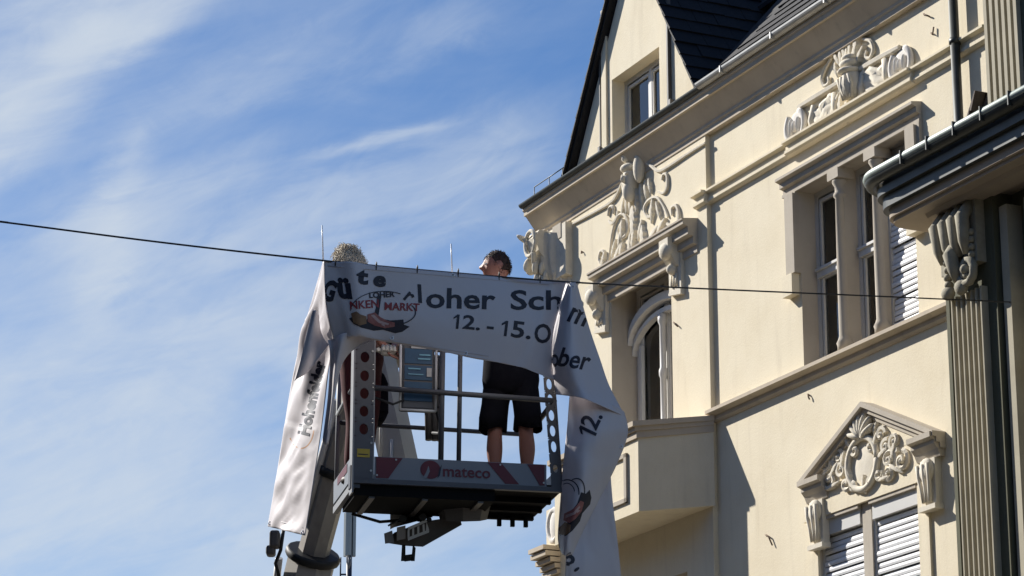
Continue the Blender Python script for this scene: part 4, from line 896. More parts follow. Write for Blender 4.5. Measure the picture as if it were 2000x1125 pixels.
# truck below the frame
FT = lambda x, y, z: LB + Vector((x, y, z))
MB(FT).lathe([(.6, .95), (.6, 1.15), (.42, 1.2), (.38, 1.6), (.2, 1.75)], 0, 0, 18).build('turntable', 'bdark', lift)
ch = MB(FT).box(-1.0, 1.0, -1.6, 5.2, .55, .95).build('truck_bed', 'boom', lift, bevel=.03)
cabm = MB(FT).prism([(-3.3, .5), (-1.75, .5), (-1.75, 2.3), (-2.6, 2.3), (-3.2, 1.5), (-3.3, 1.3)], -1.0, 1.0, 0).build('truck_cab', 'boom', lift, bevel=.05)
MB(FT).add([(-.85, -2.68, 2.2), (.85, -2.68, 2.2), (.85, -3.21, 1.52), (-.85, -3.21, 1.52)], [(0, 1, 2, 3)]).build('windscreen', 'ink', cabm)
for x in (-.95, .95):
    for y in (-2.5, 2.6, 3.7):
        fr_ = lambda a, b, c, x=x, y=y: FT(x + c, y + a, .45 + b)
        w_ = MB(fr_).lathe([(.02, -.12), (.40, -.13), (.45, -.08), (.45, .08), (.40, .13), (.02, .12)], 0, 0, 20).build('wheel', 'rubber', lift)
for x in (-1.6, 1.6):
    for y in (-1.2, 4.8): MB(FT).box(min(x, x * .5), max(x, x * .5), y - .08, y + .08, .6, .75).box(x - .06, x + .06, y - .06, y + .06, .03, .7).box(x - .25, x + .25, y - .25, y + .25, 0.0, .03).build('outrigger', 'steel', lift)

# ------------------------------------------------------------------ people
def skin_body(name, J, edges, m_, parent=None, base=None, levels=2, extra=None):
    names = list(J); me = bpy.data.meshes.new(name); org = base
    inv = PM[parent].inverted() if parent is not None else Matrix.Translation(-org)
    me.from_pydata([inv @ Vector(J[k][0]) for k in names], [(names.index(a), names.index(b)) for a, b in edges], [])
    o = bpy.data.objects.new(name, me); col.objects.link(o)
    o.modifiers.new('s', 'SKIN'); o.modifiers.new('d', 'SUBSURF').levels = levels
    for i, k in enumerate(names):
        r_ = J[k][1]; me.skin_vertices[0].data[i].radius = (r_, r_) if not isinstance(r_, tuple) else r_
    me.skin_vertices[0].data[0].use_root = True
    dg = bpy.context.evaluated_depsgraph_get(); m2 = bpy.data.meshes.new_from_object(o.evaluated_get(dg)); bpy.data.objects.remove(o)
    if extra:
        bm = bmesh.new(); bm.from_mesh(m2); t = bpy.data.meshes.new('t'); t.from_pydata([inv @ v for v in extra.v], [], extra.f); bm.from_mesh(t); bm.to_mesh(m2); bm.free()
    m2.name = name
    for p in m2.polygons: p.use_smooth = True
    m2.materials.clear(); m2.materials.append(M[m_])
    o = bpy.data.objects.new(name, m2); col.objects.link(o)
    if parent is not None: o.parent = parent; PM[o] = PM[parent]
    else: o.location = org; PM[o] = Matrix.Translation(org)
    return o
def head_mesh(c, fwd, up, sc_=1.):                                   # skull, brow, nose, lips, chin, ears: a shaped ball
    fwd = fwd.normalized(); side = up.cross(fwd).normalized(); mb = MB(); nu, nv = 40, 30; pts = []
    def g_(x, y, z, cx, cy, cz, s): return math.exp(-((x - cx) ** 2 + (y - cy) ** 2 + (z - cz) ** 2) / (2 * s * s))
    for j in range(nv + 1):
        t = math.pi * j / nv
        for i in range(nu):
            p = 2 * math.pi * i / nu; x, y, z = math.sin(t) * math.cos(p), math.sin(t) * math.sin(p), math.cos(t)   # x forward, y side, z up
            X, Y, Z = x * .098, y * .076, z * .122
            if z < 0: Y *= 1 - .25 * (-z); X = X * (1 - .12 * (-z)) + (.012 * (-z) if x > 0 else .02 * z * z)
            if x > 0:
                X -= .010 * g_(x, y, z, .95, .32, .12, .14) + .010 * g_(x, y, z, .95, -.32, .12, .14)
                X += .008 * g_(x, y, z, .95, 0, .28, .22) + .030 * g_(x, y, z, 1, 0, -.10, .105) + .014 * g_(x, y, z, 1, 0, .06, .09)
                X += .012 * g_(x, y, z, .9, 0, -.42, .10) - .006 * g_(x, y, z, .88, 0, -.50, .05) + .016 * g_(x, y, z, .75, 0, -.72, .16)
            k = .016 * (g_(x, y, z, -.05, 1, -.08, .17) + g_(x, y, z, -.05, -1, -.08, .17)); Y += k * (1 if y > 0 else -1)
            pts.append(c + (fwd * X + side * Y + up * Z) * sc_)
    fs = [(j * nu + i, j * nu + (i + 1) % nu, (j + 1) * nu + (i + 1) % nu, (j + 1) * nu + i) for j in range(nv) for i in range(nu)]
    mb.v = pts; mb.f = fs; mb.sm = [True] * len(fs)
    for s_ in (1, -1):                                                # ears
        mb.ell(tuple(c + (side * s_ * .076 + fwd * -.008 + up * -.008) * sc_), [tuple(fwd * .017), tuple(side * .010), tuple(up * .031)], 10, 8)
    return mb
def hair_cap(c, fwd, up, grow, front=.25, low=-.35, jitter=0., seed=1):
    fwd = fwd.normalized(); side = up.cross(fwd).normalized(); mb = MB(); nu, nv = 40, 24; pts = []
    for j in range(nv + 1):
        for i in range(nu):
            p = 2 * math.pi * i / nu; lim = math.acos(max(-1, min(1, front if math.cos(p) > .55 else (low if math.cos(p) < -.2 else front + (low - front) * (.55 - math.cos(p)) / .75))))
            t = lim * j / nv; x, y, z = math.sin(t) * math.cos(p), math.sin(t) * math.sin(p), math.cos(t)
            k = 1 + grow * (1 - (j / nv) ** 6) + (jitter * noise.noise(Vector((x, y, z)) * 4.5 + Vector((seed, 0, 0))) + jitter * .6 * noise.noise(Vector((x, y, z)) * 11) if jitter else 0)
            pts.append(c + fwd * x * .099 * k + side * y * .078 * k + up * z * .123 * k)
    mb.v = pts; mb.f = [(j * nu + i, j * nu + (i + 1) % nu, (j + 1) * nu + (i + 1) % nu, (j + 1) * nu + i) for j in range(nv) for i in range(nu)]; mb.sm = [True] * len(mb.f); return mb
def hand_joints(J, E, wrist, key, d, palm, curl_=.5, s=1.):          # palm and five fingers as chains of the same body
    d = d.normalized(); palm = palm.normalized(); side = d.cross(palm).normalized(); w = Vector(wrist)
    J[key + 'p'] = (w + d * .05 * s, (.040 * s, .018 * s)); E.append((key, key + 'p'))
    for i, (o, l_) in enumerate(((-.032, .070), (-.011, .082), (.011, .077), (.030, .060))):
        b = w + d * .095 * s + side * o * s; q = d; prev = key + 'p'
        for k in range(3):
            n_ = f'{key}f{i}{k}'; J[n_] = (b, .0095 * s * (1 - .12 * k)); E.append((prev, n_)); prev = n_
            q = (q + palm * curl_ * (.6 + .3 * k)).normalized(); b = b + q * l_ * .5 * s
    t0 = w + d * .04 * s + side * -.042 * s
    J[key + 't0'] = (t0, .012 * s); J[key + 't1'] = (t0 + (d * .7 - side * .6 + palm * .3).normalized() * .035 * s, .011 * s); J[key + 't2'] = (J[key + 't1'][0] + (d + palm * .4).normalized() * .03 * s, .010 * s)
    E += [(key + 'p', key + 't0'), (key + 't0', key + 't1'), (key + 't1', key + 't2')]
def person(label, foot, face, head_c, head_f, H, stance, arms, shirt, legs_m, hair, leg_skin, seed):
    up = Vector((0, 0, 1)); face = face.normalized(); lf = up.cross(face).normalized(); k = H / 1.75
    P = lambda a, b, z: foot + lf * a * k + face * b * k + up * z * k
    J = {'pelvis': (P(0, 0, .93), (.15 * k, .11 * k)), 'waist': (P(0, .0, 1.10), (.145 * k, .105 * k)), 'chest': (P(0, .01, 1.30), (.165 * k, .115 * k)), 'collar': (P(0, 0, 1.44), (.09 * k, .07 * k)),
         'neck': (P(0, .015, 1.50), .058 * k), 'nape': ((P(0, .02, 1.56) * .5 + (head_c - up * .07) * .5), .056 * k)}
    E = [('pelvis', 'waist'), ('waist', 'chest'), ('chest', 'collar'), ('collar', 'neck'), ('neck', 'nape')]
    Jl, El, Jt, Et = {}, [], {}, []
    for n_, s_ in (('L', 1), ('R', -1)):
        hip, kn, an = P(s_ * .095, 0, .86), P(s_ * (.105 + stance * .5), .02, .49), P(s_ * (.10 + stance), -.02, .10)
        cal = kn.lerp(an, .34) - face * .012 + lf * s_ * .006
        J.update({'hip' + n_: (hip, .088 * k), 'knee' + n_: (kn, .056 * k), 'calf' + n_: (cal, .067 * k), 'shin' + n_: (kn.lerp(an, .72), .044 * k), 'ank' + n_: (an, .036 * k), 'heel' + n_: (an - up * .05 * k, .036 * k), 'toe' + n_: (an + face * .14 * k - up * .065 * k + lf * s_ * .03, (.040 * k, .024 * k))})
        E += [('pelvis', 'hip' + n_), ('hip' + n_, 'knee' + n_), ('knee' + n_, 'calf' + n_), ('calf' + n_, 'shin' + n_), ('shin' + n_, 'ank' + n_), ('ank' + n_, 'heel' + n_), ('heel' + n_, 'toe' + n_)]
        sh = P(s_ * .19, 0, 1.42); el, wr = arms[n_]
        J.update({'sho' + n_: (sh, .062 * k), 'elb' + n_: (el, .043 * k), 'fore' + n_: (el.lerp(wr, .35), .042 * k), 'wri' + n_: (wr, .028 * k)})
        E += [('collar', 'sho' + n_), ('sho' + n_, 'elb' + n_), ('elb' + n_, 'fore' + n_), ('fore' + n_, 'wri' + n_)]
        hand_joints(J, E, wr, 'wri' + n_, (wr - el), face + up * .2, .5, k)
        Jt.update({'sho' + n_: (sh, .078 * k), 'sl' + n_: (sh.lerp(el, .8 if leg_skin else 1.), .068 * k)}); Et += [('collar', 'sho' + n_), ('sho' + n_, 'sl' + n_)]
        if not leg_skin: Jt['cuf' + n_] = (el.lerp(wr, .9), .05 * k); Et.append(('sl' + n_, 'cuf' + n_))
        low = kn.lerp(hip, .02) if leg_skin else an
        Jl.update({'hip' + n_: (hip + lf * s_ * .012, .120 * k), 'th' + n_: (hip.lerp(kn, .55) + lf * s_ * .012, .115 * k), 'hem' + n_: (low + lf * s_ * .008, (.108 if leg_skin else .07) * k)})
        El += [('pelvis', 'hip' + n_), ('hip' + n_, 'th' + n_), ('th' + n_, 'hem' + n_)]
        if not leg_skin: Jl['kn' + n_] = (kn, .085 * k); El.remove(('th' + n_, 'hem' + n_)); El += [('th' + n_, 'kn' + n_), ('kn' + n_, 'hem' + n_)]
    head = head_mesh(head_c, head_f, up, k)
    o = skin_body('person', J, E, 'skin', None, foot.copy(), 2, head)
    o['label'] = label; o['category'] = 'person'
    Jl = {'pelvis': (P(0, 0, .95), (.195 * k, .135 * k)), 'top': (P(0, 0, 1.06), (.185 * k, .13 * k)), **Jl}; El = [('pelvis', 'top')] + El
    if not leg_skin: skin_body('trousers', Jl, El, legs_m, o)
    else:
        sm = MB()
        sm.tube([tuple(P(0, 0, z)) for z in (1.10, 1.04, .96, .88, .80, .765)], [.192 * k, .20 * k, .205 * k, .21 * k, .20 * k, .13 * k], 24, world=True, flat=.68)
        for s_ in (1, -1):
            pth = [P(s_ * .085, 0, .90), P(s_ * .10, 0, .80), P(s_ * .117, .0, .70), P(s_ * .126, .0, .60), P(s_ * .132, .005, .50)]
            rr_ = [.105, .108, .103, .100, .102]; n_ = 22; q = []
            for i, c_ in enumerate(pth):
                for j in range(n_):
                    a_ = 2 * math.pi * j / n_; w_ = 1 + .05 * noise.noise(Vector((math.cos(a_) * 2, math.sin(a_) * 2, i * .8 + s_ * 3))) * i
                    q.append(c_ + (lf * math.cos(a_) * rr_[i] + face * math.sin(a_) * rr_[i] * 1.02) * k * w_ + up * (.012 * math.sin(a_ * 3 + s_) if i == 4 else 0))
            for j in range(n_): q.append(pth[-1] + (q[4 * n_ + j] - pth[-1]) * .93 + up * .004)
            sm.add(q, [(i * n_ + j, i * n_ + (j + 1) % n_, (i + 1) * n_ + (j + 1) % n_, (i + 1) * n_ + j) for i in range(5) for j in range(n_)], True)
        sm.build('shorts', legs_m, o, recalc=False)
    Jt = {'chest': (P(0, .01, 1.30), (.185 * k, .135 * k)), 'hem': (P(0, 0, .96), (.20 * k, .14 * k)), 'waist': (P(0, 0, 1.12), (.185 * k, .13 * k)), 'collar': (P(0, 0, 1.44), (.10 * k, .08 * k)), **Jt}
    Et = [('chest', 'waist'), ('waist', 'hem'), ('chest', 'collar')] + Et
    skin_body('shirt', Jt, Et, shirt, o)
    hm, kw = hair; hb = hair_cap(head_c, head_f, up, **kw)
    if not leg_skin:                                              # loose curls
        rn = random.Random(seed); f0 = head_f.normalized(); s0_ = up.cross(f0)
        for _ in range(700):
            a_, z_ = rn.uniform(0, 6.283), rn.uniform(-.45, 1); r_ = math.sqrt(max(0, 1 - z_ * z_)); g_ = rn.uniform(1.20, 1.34)
            nrm = (f0 * r_ * math.cos(a_) + s0_ * r_ * math.sin(a_) + up * z_).normalized()
            c_ = head_c + f0 * (.099 * r_ * math.cos(a_) * g_) + s0_ * (.080 * r_ * math.sin(a_) * g_) + up * (.121 * z_ * g_)
            t_ = (Vector((rn.uniform(-.6, .6), rn.uniform(-.6, .6), -1)) - nrm * nrm.dot(Vector((0, 0, -1)))).normalized(); b_ = nrm.cross(t_).normalized(); q_ = rn.uniform(.006, .013); ph = rn.uniform(0, 6)
            hb.tube([tuple(c_ + t_ * (.013 * k_ - .04) + (b_ * math.cos(ph + k_ * .8) + nrm * .6 * math.sin(ph + k_ * .8)) * q_) for k_ in range(8)], rn.uniform(.0018, .0032), 3, r2=.001)
    if leg_skin:                                                  # cropped strands over the skull, thinner towards the edge
        rn = random.Random(seed); f0 = head_f.normalized(); s0_ = up.cross(f0)
        for _ in range(900):
            a_, z_ = rn.uniform(0, 6.283), rn.uniform(-.5, 1); r_ = math.sqrt(max(0, 1 - z_ * z_)); ca_ = math.cos(a_)
            if z_ < (.40 if ca_ > .5 else -.42 if ca_ < -.2 else .40 - (.5 - ca_) * 1.17) + rn.uniform(-.12, .08): continue
            nrm = (f0 * r_ * ca_ + s0_ * r_ * math.sin(a_) + up * z_).normalized(); c_ = head_c + f0 * (.100 * r_ * ca_) + s0_ * (.079 * r_ * math.sin(a_)) + up * (.124 * z_)
            t_ = (nrm * .6 + Vector((rn.uniform(-1, 1), rn.uniform(-1, 1), rn.uniform(-1.2, .4)))).normalized()
            hb.tube([tuple(c_), tuple(c_ + t_ * .008 + nrm * .002), tuple(c_ + t_ * .014)], .0022, 3, r2=.0008)
    hb.build('hair', hm, o, label=None)
    for s_ in (1, -1):
        mbs = MB(); e0 = P(s_ * (.10 + stance), .03, .045)
        mbs.ell(tuple(e0), [tuple(face * .145 * k), tuple(lf * .055 * k), tuple(up * .05 * k)], 14, 8); mbs.box(0, 0, 0, 0, 0, 0) if False else None
        mbs.build('shoe', 'shoe', o)
    side = up.cross(head_f.normalized())
    for s_ in (1, -1):
        mb = MB(); p = head_c + head_f.normalized() * .083 * k + side * s_ * .031 * k + up * .014 * k
        mb.ell(tuple(p), [(.013, 0, 0), (0, .013, 0), (0, 0, .008)], 10, 8); mb.build('eye', 'pale', o)
    return o
FZ = .025
# man: in shorts, back against the rail, head turned to the left
mf = BK(1.235, .50, FZ)
hd_ = at(971, 522, (mf - CAM).dot(FWD)); mface = (BG * -.9 - BW * .35)
sh_z = 1.40
def mp(a, b, z): return mf + BW * a - BG * b + Vector((0, 0, z))
man = person('man in black shorts and shirt with short dark hair, head turned aside', mf, mface, Vector((hd_.x, hd_.y, hd_.z)), Vector((-1, -.12, -.02)), 1.76, .018,
             {'L': (mp(.34, .10, 1.10), mp(.18, .30, 1.12)), 'R': (mp(-.42, .10, 1.10), mp(-.32, .30, 1.14))}, 'black', 'black', ('hair', dict(grow=.015, front=.52, low=-.30)), True, 1)
pf = BK(.10, .40, FZ)
h2 = at(683, 520, (pf - CAM).dot(FWD))
def pp_(a, b, z): return pf + BW * a - BG * b + Vector((0, 0, z))
wo = person('person with curly blond hair in dark work clothes, mostly behind the banner', pf, BG * -.5 + BW * .85, Vector(h2), Vector((.85, -.35, -.3)), 1.74, -.03,
            {'L': (pp_(.30, -.12, 1.20), pp_(.22, .18, 1.02)), 'R': (pp_(-.02, .26, 1.18), pp_(.11, .29, 1.0))}, 'black', 'redcl', ('blond', dict(grow=.24, front=.1, low=-.5, jitter=.16, seed=5)), False, 2)
gl = MB(); gp = BK(.245, .10, .965)
for i in range(4): gl.tube([tuple(gp + BW * (-.035 + .026 * i) + Vector((0, 0, .0))), tuple(gp + BW * (-.035 + .027 * i) - BG * .03 + Vector((0, 0, .03))), tuple(gp + BW * (-.035 + .027 * i) - BG * .045 + Vector((0, 0, -.01)))], .014, 7)
gl.ell(tuple(gp), [tuple(BW * .065), tuple(BG * .035), (0, 0, .035)], 12, 8)
gl.tube([tuple(gp - BW * .05), tuple(gp - BW * .08 - BG * .02), tuple(gp - BW * .07 - BG * .05)], .014, 7)
gl.build('glove', 'glove', wo)

# ------------------------------------------------------------------ span wire and the banner hung on it
WP = [at(-260, 402, 18.2), at(0, 433, 18.5), at(320, 474, 18.75), at(632, 509, 18.95), at(900, 534, 19.5), at(1130, 552, 20.0), at(1400, 565, 21.6), at(1700, 578, 23.6)]
we = W(*FP(1975, 590, NE - .14)); WP.append(we)
def cr(P, n_):
    Q = []
    for i in range(len(P) - 1):
        p0, p1, p2, p3 = P[max(i - 1, 0)], P[i], P[i + 1], P[min(i + 2, len(P) - 1)]
        for k in range(n_):
            t = k / n_; Q.append(.5 * ((2 * p1) + (p2 - p0) * t + (2 * p0 - 5 * p1 + 4 * p2 - p3) * t * t + (3 * p1 - p0 - 3 * p2 + p3) * t ** 3))
    return Q + [P[-1]]
far = WP[0] + (WP[0] - WP[1]).normalized() * 9
wire = MB().tube(cr([far] + WP, 6), .0072, 6, world=True).build('span_wire', 'cable')
wire['label'] = 'dark steel span wire stretched across the sky to the stone pilaster'; wire['category'] = 'wire'
pole = MB().tube([(far.x, far.y, 0), (far.x, far.y, far.z + .4)], .09, 10, world=True).build('wire_post', 'mast')
pole['label'] = 'dark post holding the far end of the span wire'; pole['category'] = 'post'

ban = root('banner', 'white printed banner hanging in folds over the lift railing from the span wire', 'banner', tuple(at(860, 600, 19.2)))
BVH = {}
def patch(name, rows, nu, nv, wr=None, seed=0, thick=.003):          # rows of (u, v, depth) knots, smooth in both directions
    G = [cr([Vector(p) for p in r_], nu) for r_ in rows]; m_ = len(G[0])
    colm = [cr([G[j][i] for j in range(len(G))], nv) for i in range(m_)]; h = len(colm[0]); pts = []
    for j in range(h):
        for i in range(m_):
            u, v, dp = colm[i][j]; a, b = i / (m_ - 1), j / (h - 1)
            p = at(u, v, dp)
            if wr: p = p + wr(a, b)
            pts.append(p)
    fs = [(j * m_ + i, j * m_ + i + 1, (j + 1) * m_ + i + 1, (j + 1) * m_ + i) for j in range(h - 1) for i in range(m_ - 1)]
    mb = MB(); mb.v = pts; mb.f = fs; mb.sm = [True] * len(fs)
    o = mb.build(name, 'vinyl', ban, recalc=False, thick=thick)
    BVH[name] = BVHTree.FromPolygons(pts, fs); return o
def onto(name, u, v, lift_=.005):
    r_ = ray(u, v).normalized(); h = BVH[name].ray_cast(CAM, r_)
    return None if h[0] is None else h[0] - r_ * lift_
def printed(pname, polys, m_, nm, par, lift_=.005, cut=5.0):        # flat print laid on the cloth; polys are lists of (verts, faces) in picture measure
    bm = bmesh.new()
    for V, Fc in polys:
        vs = [bm.verts.new((x, y, 0)) for x, y in V]
        for f in Fc:
            try: bm.faces.new([vs[i] for i in f])
            except ValueError: pass
    bmesh.ops.triangulate(bm, faces=bm.faces)
    for _ in range(4):
        ed = [e for e in bm.edges if e.calc_length() > cut]
        if not ed: break
        bmesh.ops.subdivide_edges(bm, edges=ed, cuts=1); bmesh.ops.triangulate(bm, faces=bm.faces)
    bm.verts.index_update(); H = [onto(pname, v.co.x, v.co.y, lift_) for v in bm.verts]
    mb = MB(); idx = {}
    for f in bm.faces:
        q = [v.index for v in f.verts]
        if any(H[i] is None for i in q): continue
        for i in q:
            if i not in idx: idx[i] = len(mb.v); mb.v.append(H[i])
        mb.f.append(tuple(idx[i] for i in q)); mb.sm.append(True)
    bm.free()
    if mb.f: return mb.build(nm, m_, par, recalc=False)
def word(body, u, v, em, ang=0., sx=1., skew=0., bold=.020, rise=0.):   # baseline start, em size, reading direction in degrees (clockwise positive)
    V, Fc = pts_text(body, 1.0, bold); ca, sa = math.cos(R(ang)), math.sin(R(ang)); out = []
    for x, y in V:
        x2 = (x * sx + y * skew) * em; y2 = -y * em + rise * x2 * x2
        out.append((u + x2 * ca - y2 * sa, v + x2 * sa + y2 * ca))
    return out, Fc
def one(u, v, em, ang):
    ca, sa = math.cos(R(ang)), math.sin(R(ang)); g_ = [(.24, 0), (.36, 0), (.36, .70), (.25, .70), (.08, .55), (.08, .46), (.24, .56)]
    return [(u + x * em * ca + y * em * sa, v + x * em * sa - y * em * ca) for x, y in g_], [tuple(range(7))]
def nzv(p, s): return Vector((noise.noise(p + Vector((s, 0, 0))), noise.noise(p + Vector((0, s, 3))), 0))
dA, dB = 18.96, 19.98
def wv(v0, u): return v0
def crease(a, b, sx, sy, seed, amp):                                 # sharp little creases: ridged noise
    n1 = noise.noise(Vector((a * sx, b * sy, seed))); n2 = noise.noise(Vector((a * sx * 2.3 + 5, b * sy * 2.3, seed + 3)))
    return amp * ((1 - abs(n1) * 2.2) * .7 + (1 - abs(n2) * 2.2) * .3)
def wr_front(a, b):
    w = .02 * math.sin(a * 9 + b * 2) * b + .012 * noise.noise(Vector((a * 5, b * 3, 1))) * (.3 + b) + crease(a - b * .25, b, 7, 1.6, 1, .010) * (.25 + .75 * b)
    w += .045 * math.exp(-((a - .14 - .05 * b) / .05) ** 2) * (1 - .4 * b) - .03 * math.exp(-((a - .26) / .07) ** 2) * b
    w += .018 * math.exp(-((a - .05 - .10 * b) / .018) ** 2) * b + .014 * math.exp(-((a - .93 + .06 * b) / .02) ** 2)
    return Vector((0, -w, 0))
fp = patch('front_panel', [
    [(633, 510, 18.97), (700, 516, 19.0), (780, 524, 19.14), (870, 532, 19.36), (960, 540, 19.58), (1040, 546, 19.8), (1106, 551, 19.95)],
    [(634, 565, 18.94), (702, 562, 18.98), (780, 566, 19.12), (870, 578, 19.32), (960, 588, 19.52), (1030, 594, 19.72), (1092, 600, 19.9)],
    [(640, 615, 18.95), (704, 610, 18.96), (780, 615, 19.10), (870, 628, 19.28), (955, 640, 19.48), (1025, 650, 19.66), (1080, 655, 19.86)],
    [(652, 664, 18.99), (700, 654, 18.95), (770, 662, 19.08), (850, 677, 19.24), (925, 695, 19.42), (1000, 708, 19.6), (1078, 716, 19.82)],
    [(655, 674, 19.02), (700, 657, 18.97), (770, 667, 19.10), (850, 683, 19.26), (925, 699, 19.42), (1000, 711, 19.6), (1086, 742, 19.82)]], 14, 10, wr_front)
def wr_flap(a, b): return Vector((0, .02 * math.sin(a * 6 + b * 4) + .015 * noise.noise(Vector((a * 3, b * 4, 8))) + crease(a + b * .4, b, 3, 2, 4, .012), 0))
rf = patch('right_flap', [
    [(1103, 551, 19.96), (1115, 552, 19.90), (1127, 553, 20.02)],
    [(1088, 610, 19.89), (1113, 618, 19.80), (1146, 622, 20.0)],
    [(1077, 680, 19.84), (1118, 690, 19.72), (1170, 694, 20.0)],
    [(1082, 735, 19.82), (1132, 742, 19.66), (1190, 752, 19.98)],
    [(1086, 771, 19.80), (1148, 780, 19.62), (1221, 814, 19.97)]], 16, 12, wr_flap)
def wr_tail(a, b): return Vector((0, .025 * math.sin(a * 5 - b * 6) + .02 * noise.noise(Vector((a * 3, b * 5, 4))) + crease(a - b * .5, b, 3, 3.5, 7, .014), 0))
ht = patch('hanging_tail', [
    [(1113, 765, 19.86), (1165, 775, 19.80), (1219, 805, 19.98)],
    [(1108, 830, 19.80), (1166, 838, 19.70), (1226, 846, 19.98)],
    [(1102, 890, 19.78), (1150, 900, 19.66), (1206, 903, 19.94)],
    [(1096, 960, 19.78), (1132, 967, 19.64), (1171, 972, 19.86)],
    [(1090, 1040, 19.76), (1110, 1045, 19.62), (1134, 1046, 19.78)],
    [(1092, 1068, 19.76), (1103, 1084, 19.62), (1118, 1084, 19.74)]], 16, 12, wr_tail)
def wr_back(a, b): return Vector((0, .03 * math.sin(a * 4 + b * 3) + crease(a - b * .3, b, 3, 2, 11, .014), 0))
bt = patch('back_tail', [
    [(1140, 870, 19.98), (1165, 880, 20.06), (1191, 905, 20.10)],
    [(1120, 960, 19.92), (1158, 968, 20.02), (1196, 978, 20.12)],
    [(1107, 1040, 19.84), (1152, 1048, 19.98), (1205, 1052, 20.12)],
    [(1105, 1100, 19.80), (1150, 1112, 19.94), (1213, 1124, 20.12)],
    [(1100, 1200, 19.80), (1150, 1215, 19.92), (1222, 1230, 20.10)]], 14, 12, wr_back)
def wr_left(a, b):
    k = min(1, b * 3) * min(1, (1 - a) * 6 + .2)
    s = a * 5.0 + b * 9.0
    fold = .07 * math.sin(s * 2.1 + 1.5 * noise.noise(Vector((a * 2, b * 3, 2)))) * math.exp(-((b - .38) / .22) ** 2)
    fold += .03 * math.sin(b * 30 + a * 9) * math.exp(-((b - .78) / .13) ** 2) * (1 - a)
    fold += .03 * noise.noise(Vector((a * 4, b * 9, 5))) + crease(a + b * 2.2, b, 2.5, 7, 5, .030) * (.5 if .3 < b < .66 else 1)
    return Vector((-.6, -.5, 0)) * fold * k * math.sin(math.pi * min(1, max(0, a))) ** .7
lf_ = patch('left_flap', [
    [(631, 511, 19.04), (632, 511, 19.0), (633, 510, 18.97)],
    [(613, 575, 19.5), (624, 585, 19.2), (637, 600, 18.96)],
    [(594, 640, 19.8), (615, 655, 19.45), (648, 662, 18.98)],
    [(573, 730, 19.85), (602, 735, 19.45), (640, 738, 19.02)],
    [(556, 830, 19.85), (588, 836, 19.45), (628, 838, 19.04)],
    [(540, 930, 19.85), (572, 938, 19.45), (612, 944, 19.04)],
    [(523, 1028, 19.85), (556, 1036, 19.45), (596, 1046, 19.04)]], 20, 16, wr_left)
gf = patch('gathered_fold', [
    [(640, 664, 18.99), (662, 655, 18.94), (700, 652, 18.99), (738, 662, 19.06)],
    [(644, 684, 18.97), (662, 672, 18.92), (684, 672, 19.02), (706, 676, 19.1)],
    [(644, 720, 19.0), (654, 724, 18.95), (664, 716, 19.04), (672, 700, 19.12)],
    [(640, 780, 19.02), (648, 786, 18.98), (652, 776, 19.06), (656, 762, 19.12)],
    [(630, 860, 19.05), (636, 870, 19.02), (640, 866, 19.08), (642, 860, 19.12)]], 6, 8, lambda a, b: Vector((0, .03 * math.sin(a * 10), 0)))
ff_ = patch('folded_corner', [
    [(611, 603, 18.98), (616, 606, 18.98), (622, 614, 19.0)],
    [(599, 648, 18.95), (611, 648, 18.99), (626, 644, 19.10)],
    [(587, 698, 18.95), (608, 692, 19.0), (634, 664, 19.08)],
    [(575, 744, 18.99), (598, 728, 19.02), (643, 674, 19.04)]], 6, 6, lambda a, b: Vector((0, .02 * math.sin(a * 8 + b * 3), 0)))
# lettering
T = [word('G', 627, 582, 54, 16, .62, 0, .045), word('ü', 661, 580, 56, 3, 1.0, -.2, .05), word('t', 698, 552, 41, 8, 1.35, -.06, .05), word('e', 728, 557, 40, 6, 1.25, .05, .045),
     word('r', 786, 582, 40, 40, 1.), word('l', 815, 590, 50, 6, 1.1, -.16), word('oher', 831, 600, 55, 1.4, 1.27), word('Sch', 996, 604, 53, .0, 1.42),
     one(881, 641, 40, 5.5), word('2.', 902, 641, 38, 6, 1.35), word('-', 949, 648, 40, 7, 1.2), one(974, 655, 43, 7), word('5.', 996, 657, 45, 7, 1.3), word('O', 1042, 668, 52, 4, .80), word('k', 1076, 670, 50, 6, .8)]
T2 = []
cells = lambda L: L
for w_ in T: printed('front_panel', [w_], 'ink', 'lettering', fp)
for w_ in [word('m', 1105, 625, 60, 19, .86, .12), word('o', 1074, 715, 50, 4, .6), word('ber', 1086, 713, 52, 9, .86, .16)]: printed('right_flap', [w_], 'ink', 'lettering', rf)
printed('hanging_tail', [one(1158, 863, 52, -64), word('2.', 1163, 842, 50, -64, .95)], 'ink', 'lettering', ht)
printed('back_tail', [word('g', 1113, 1116, 62, -40, 1.0)], 'ink', 'lettering', bt)
printed('hanging_tail', [word('g', 1113, 1116, 62, -40, 1.0)], 'ink', 'lettering', ht)
printed('left_flap', [word('Hohenfelder', 602, 852, 30, -77, .96, 0, .05)], 'ink', 'lettering', lf_, .012, 2.5)
def arc_strip(cx, cy, rx, ry, a0, a1, w_, n_=26):
    V, Fc = [], []
    for k in range(n_ + 1):
        a = R(a0 + (a1 - a0) * k / n_); V += [(cx + rx * math.cos(a), cy + ry * math.sin(a)), (cx + (rx - w_) * math.cos(a), cy + (ry - w_) * math.sin(a))]
        if k: Fc.append((2 * k - 2, 2 * k, 2 * k + 1, 2 * k - 1))
    return V, Fc
printed('left_flap', [arc_strip(588, 835, 26, 42, 8, 150, 2.5)], 'inkorange', 'printed_arc', lf_)
def poly(*p): return list(p), [tuple(range(len(p)))]
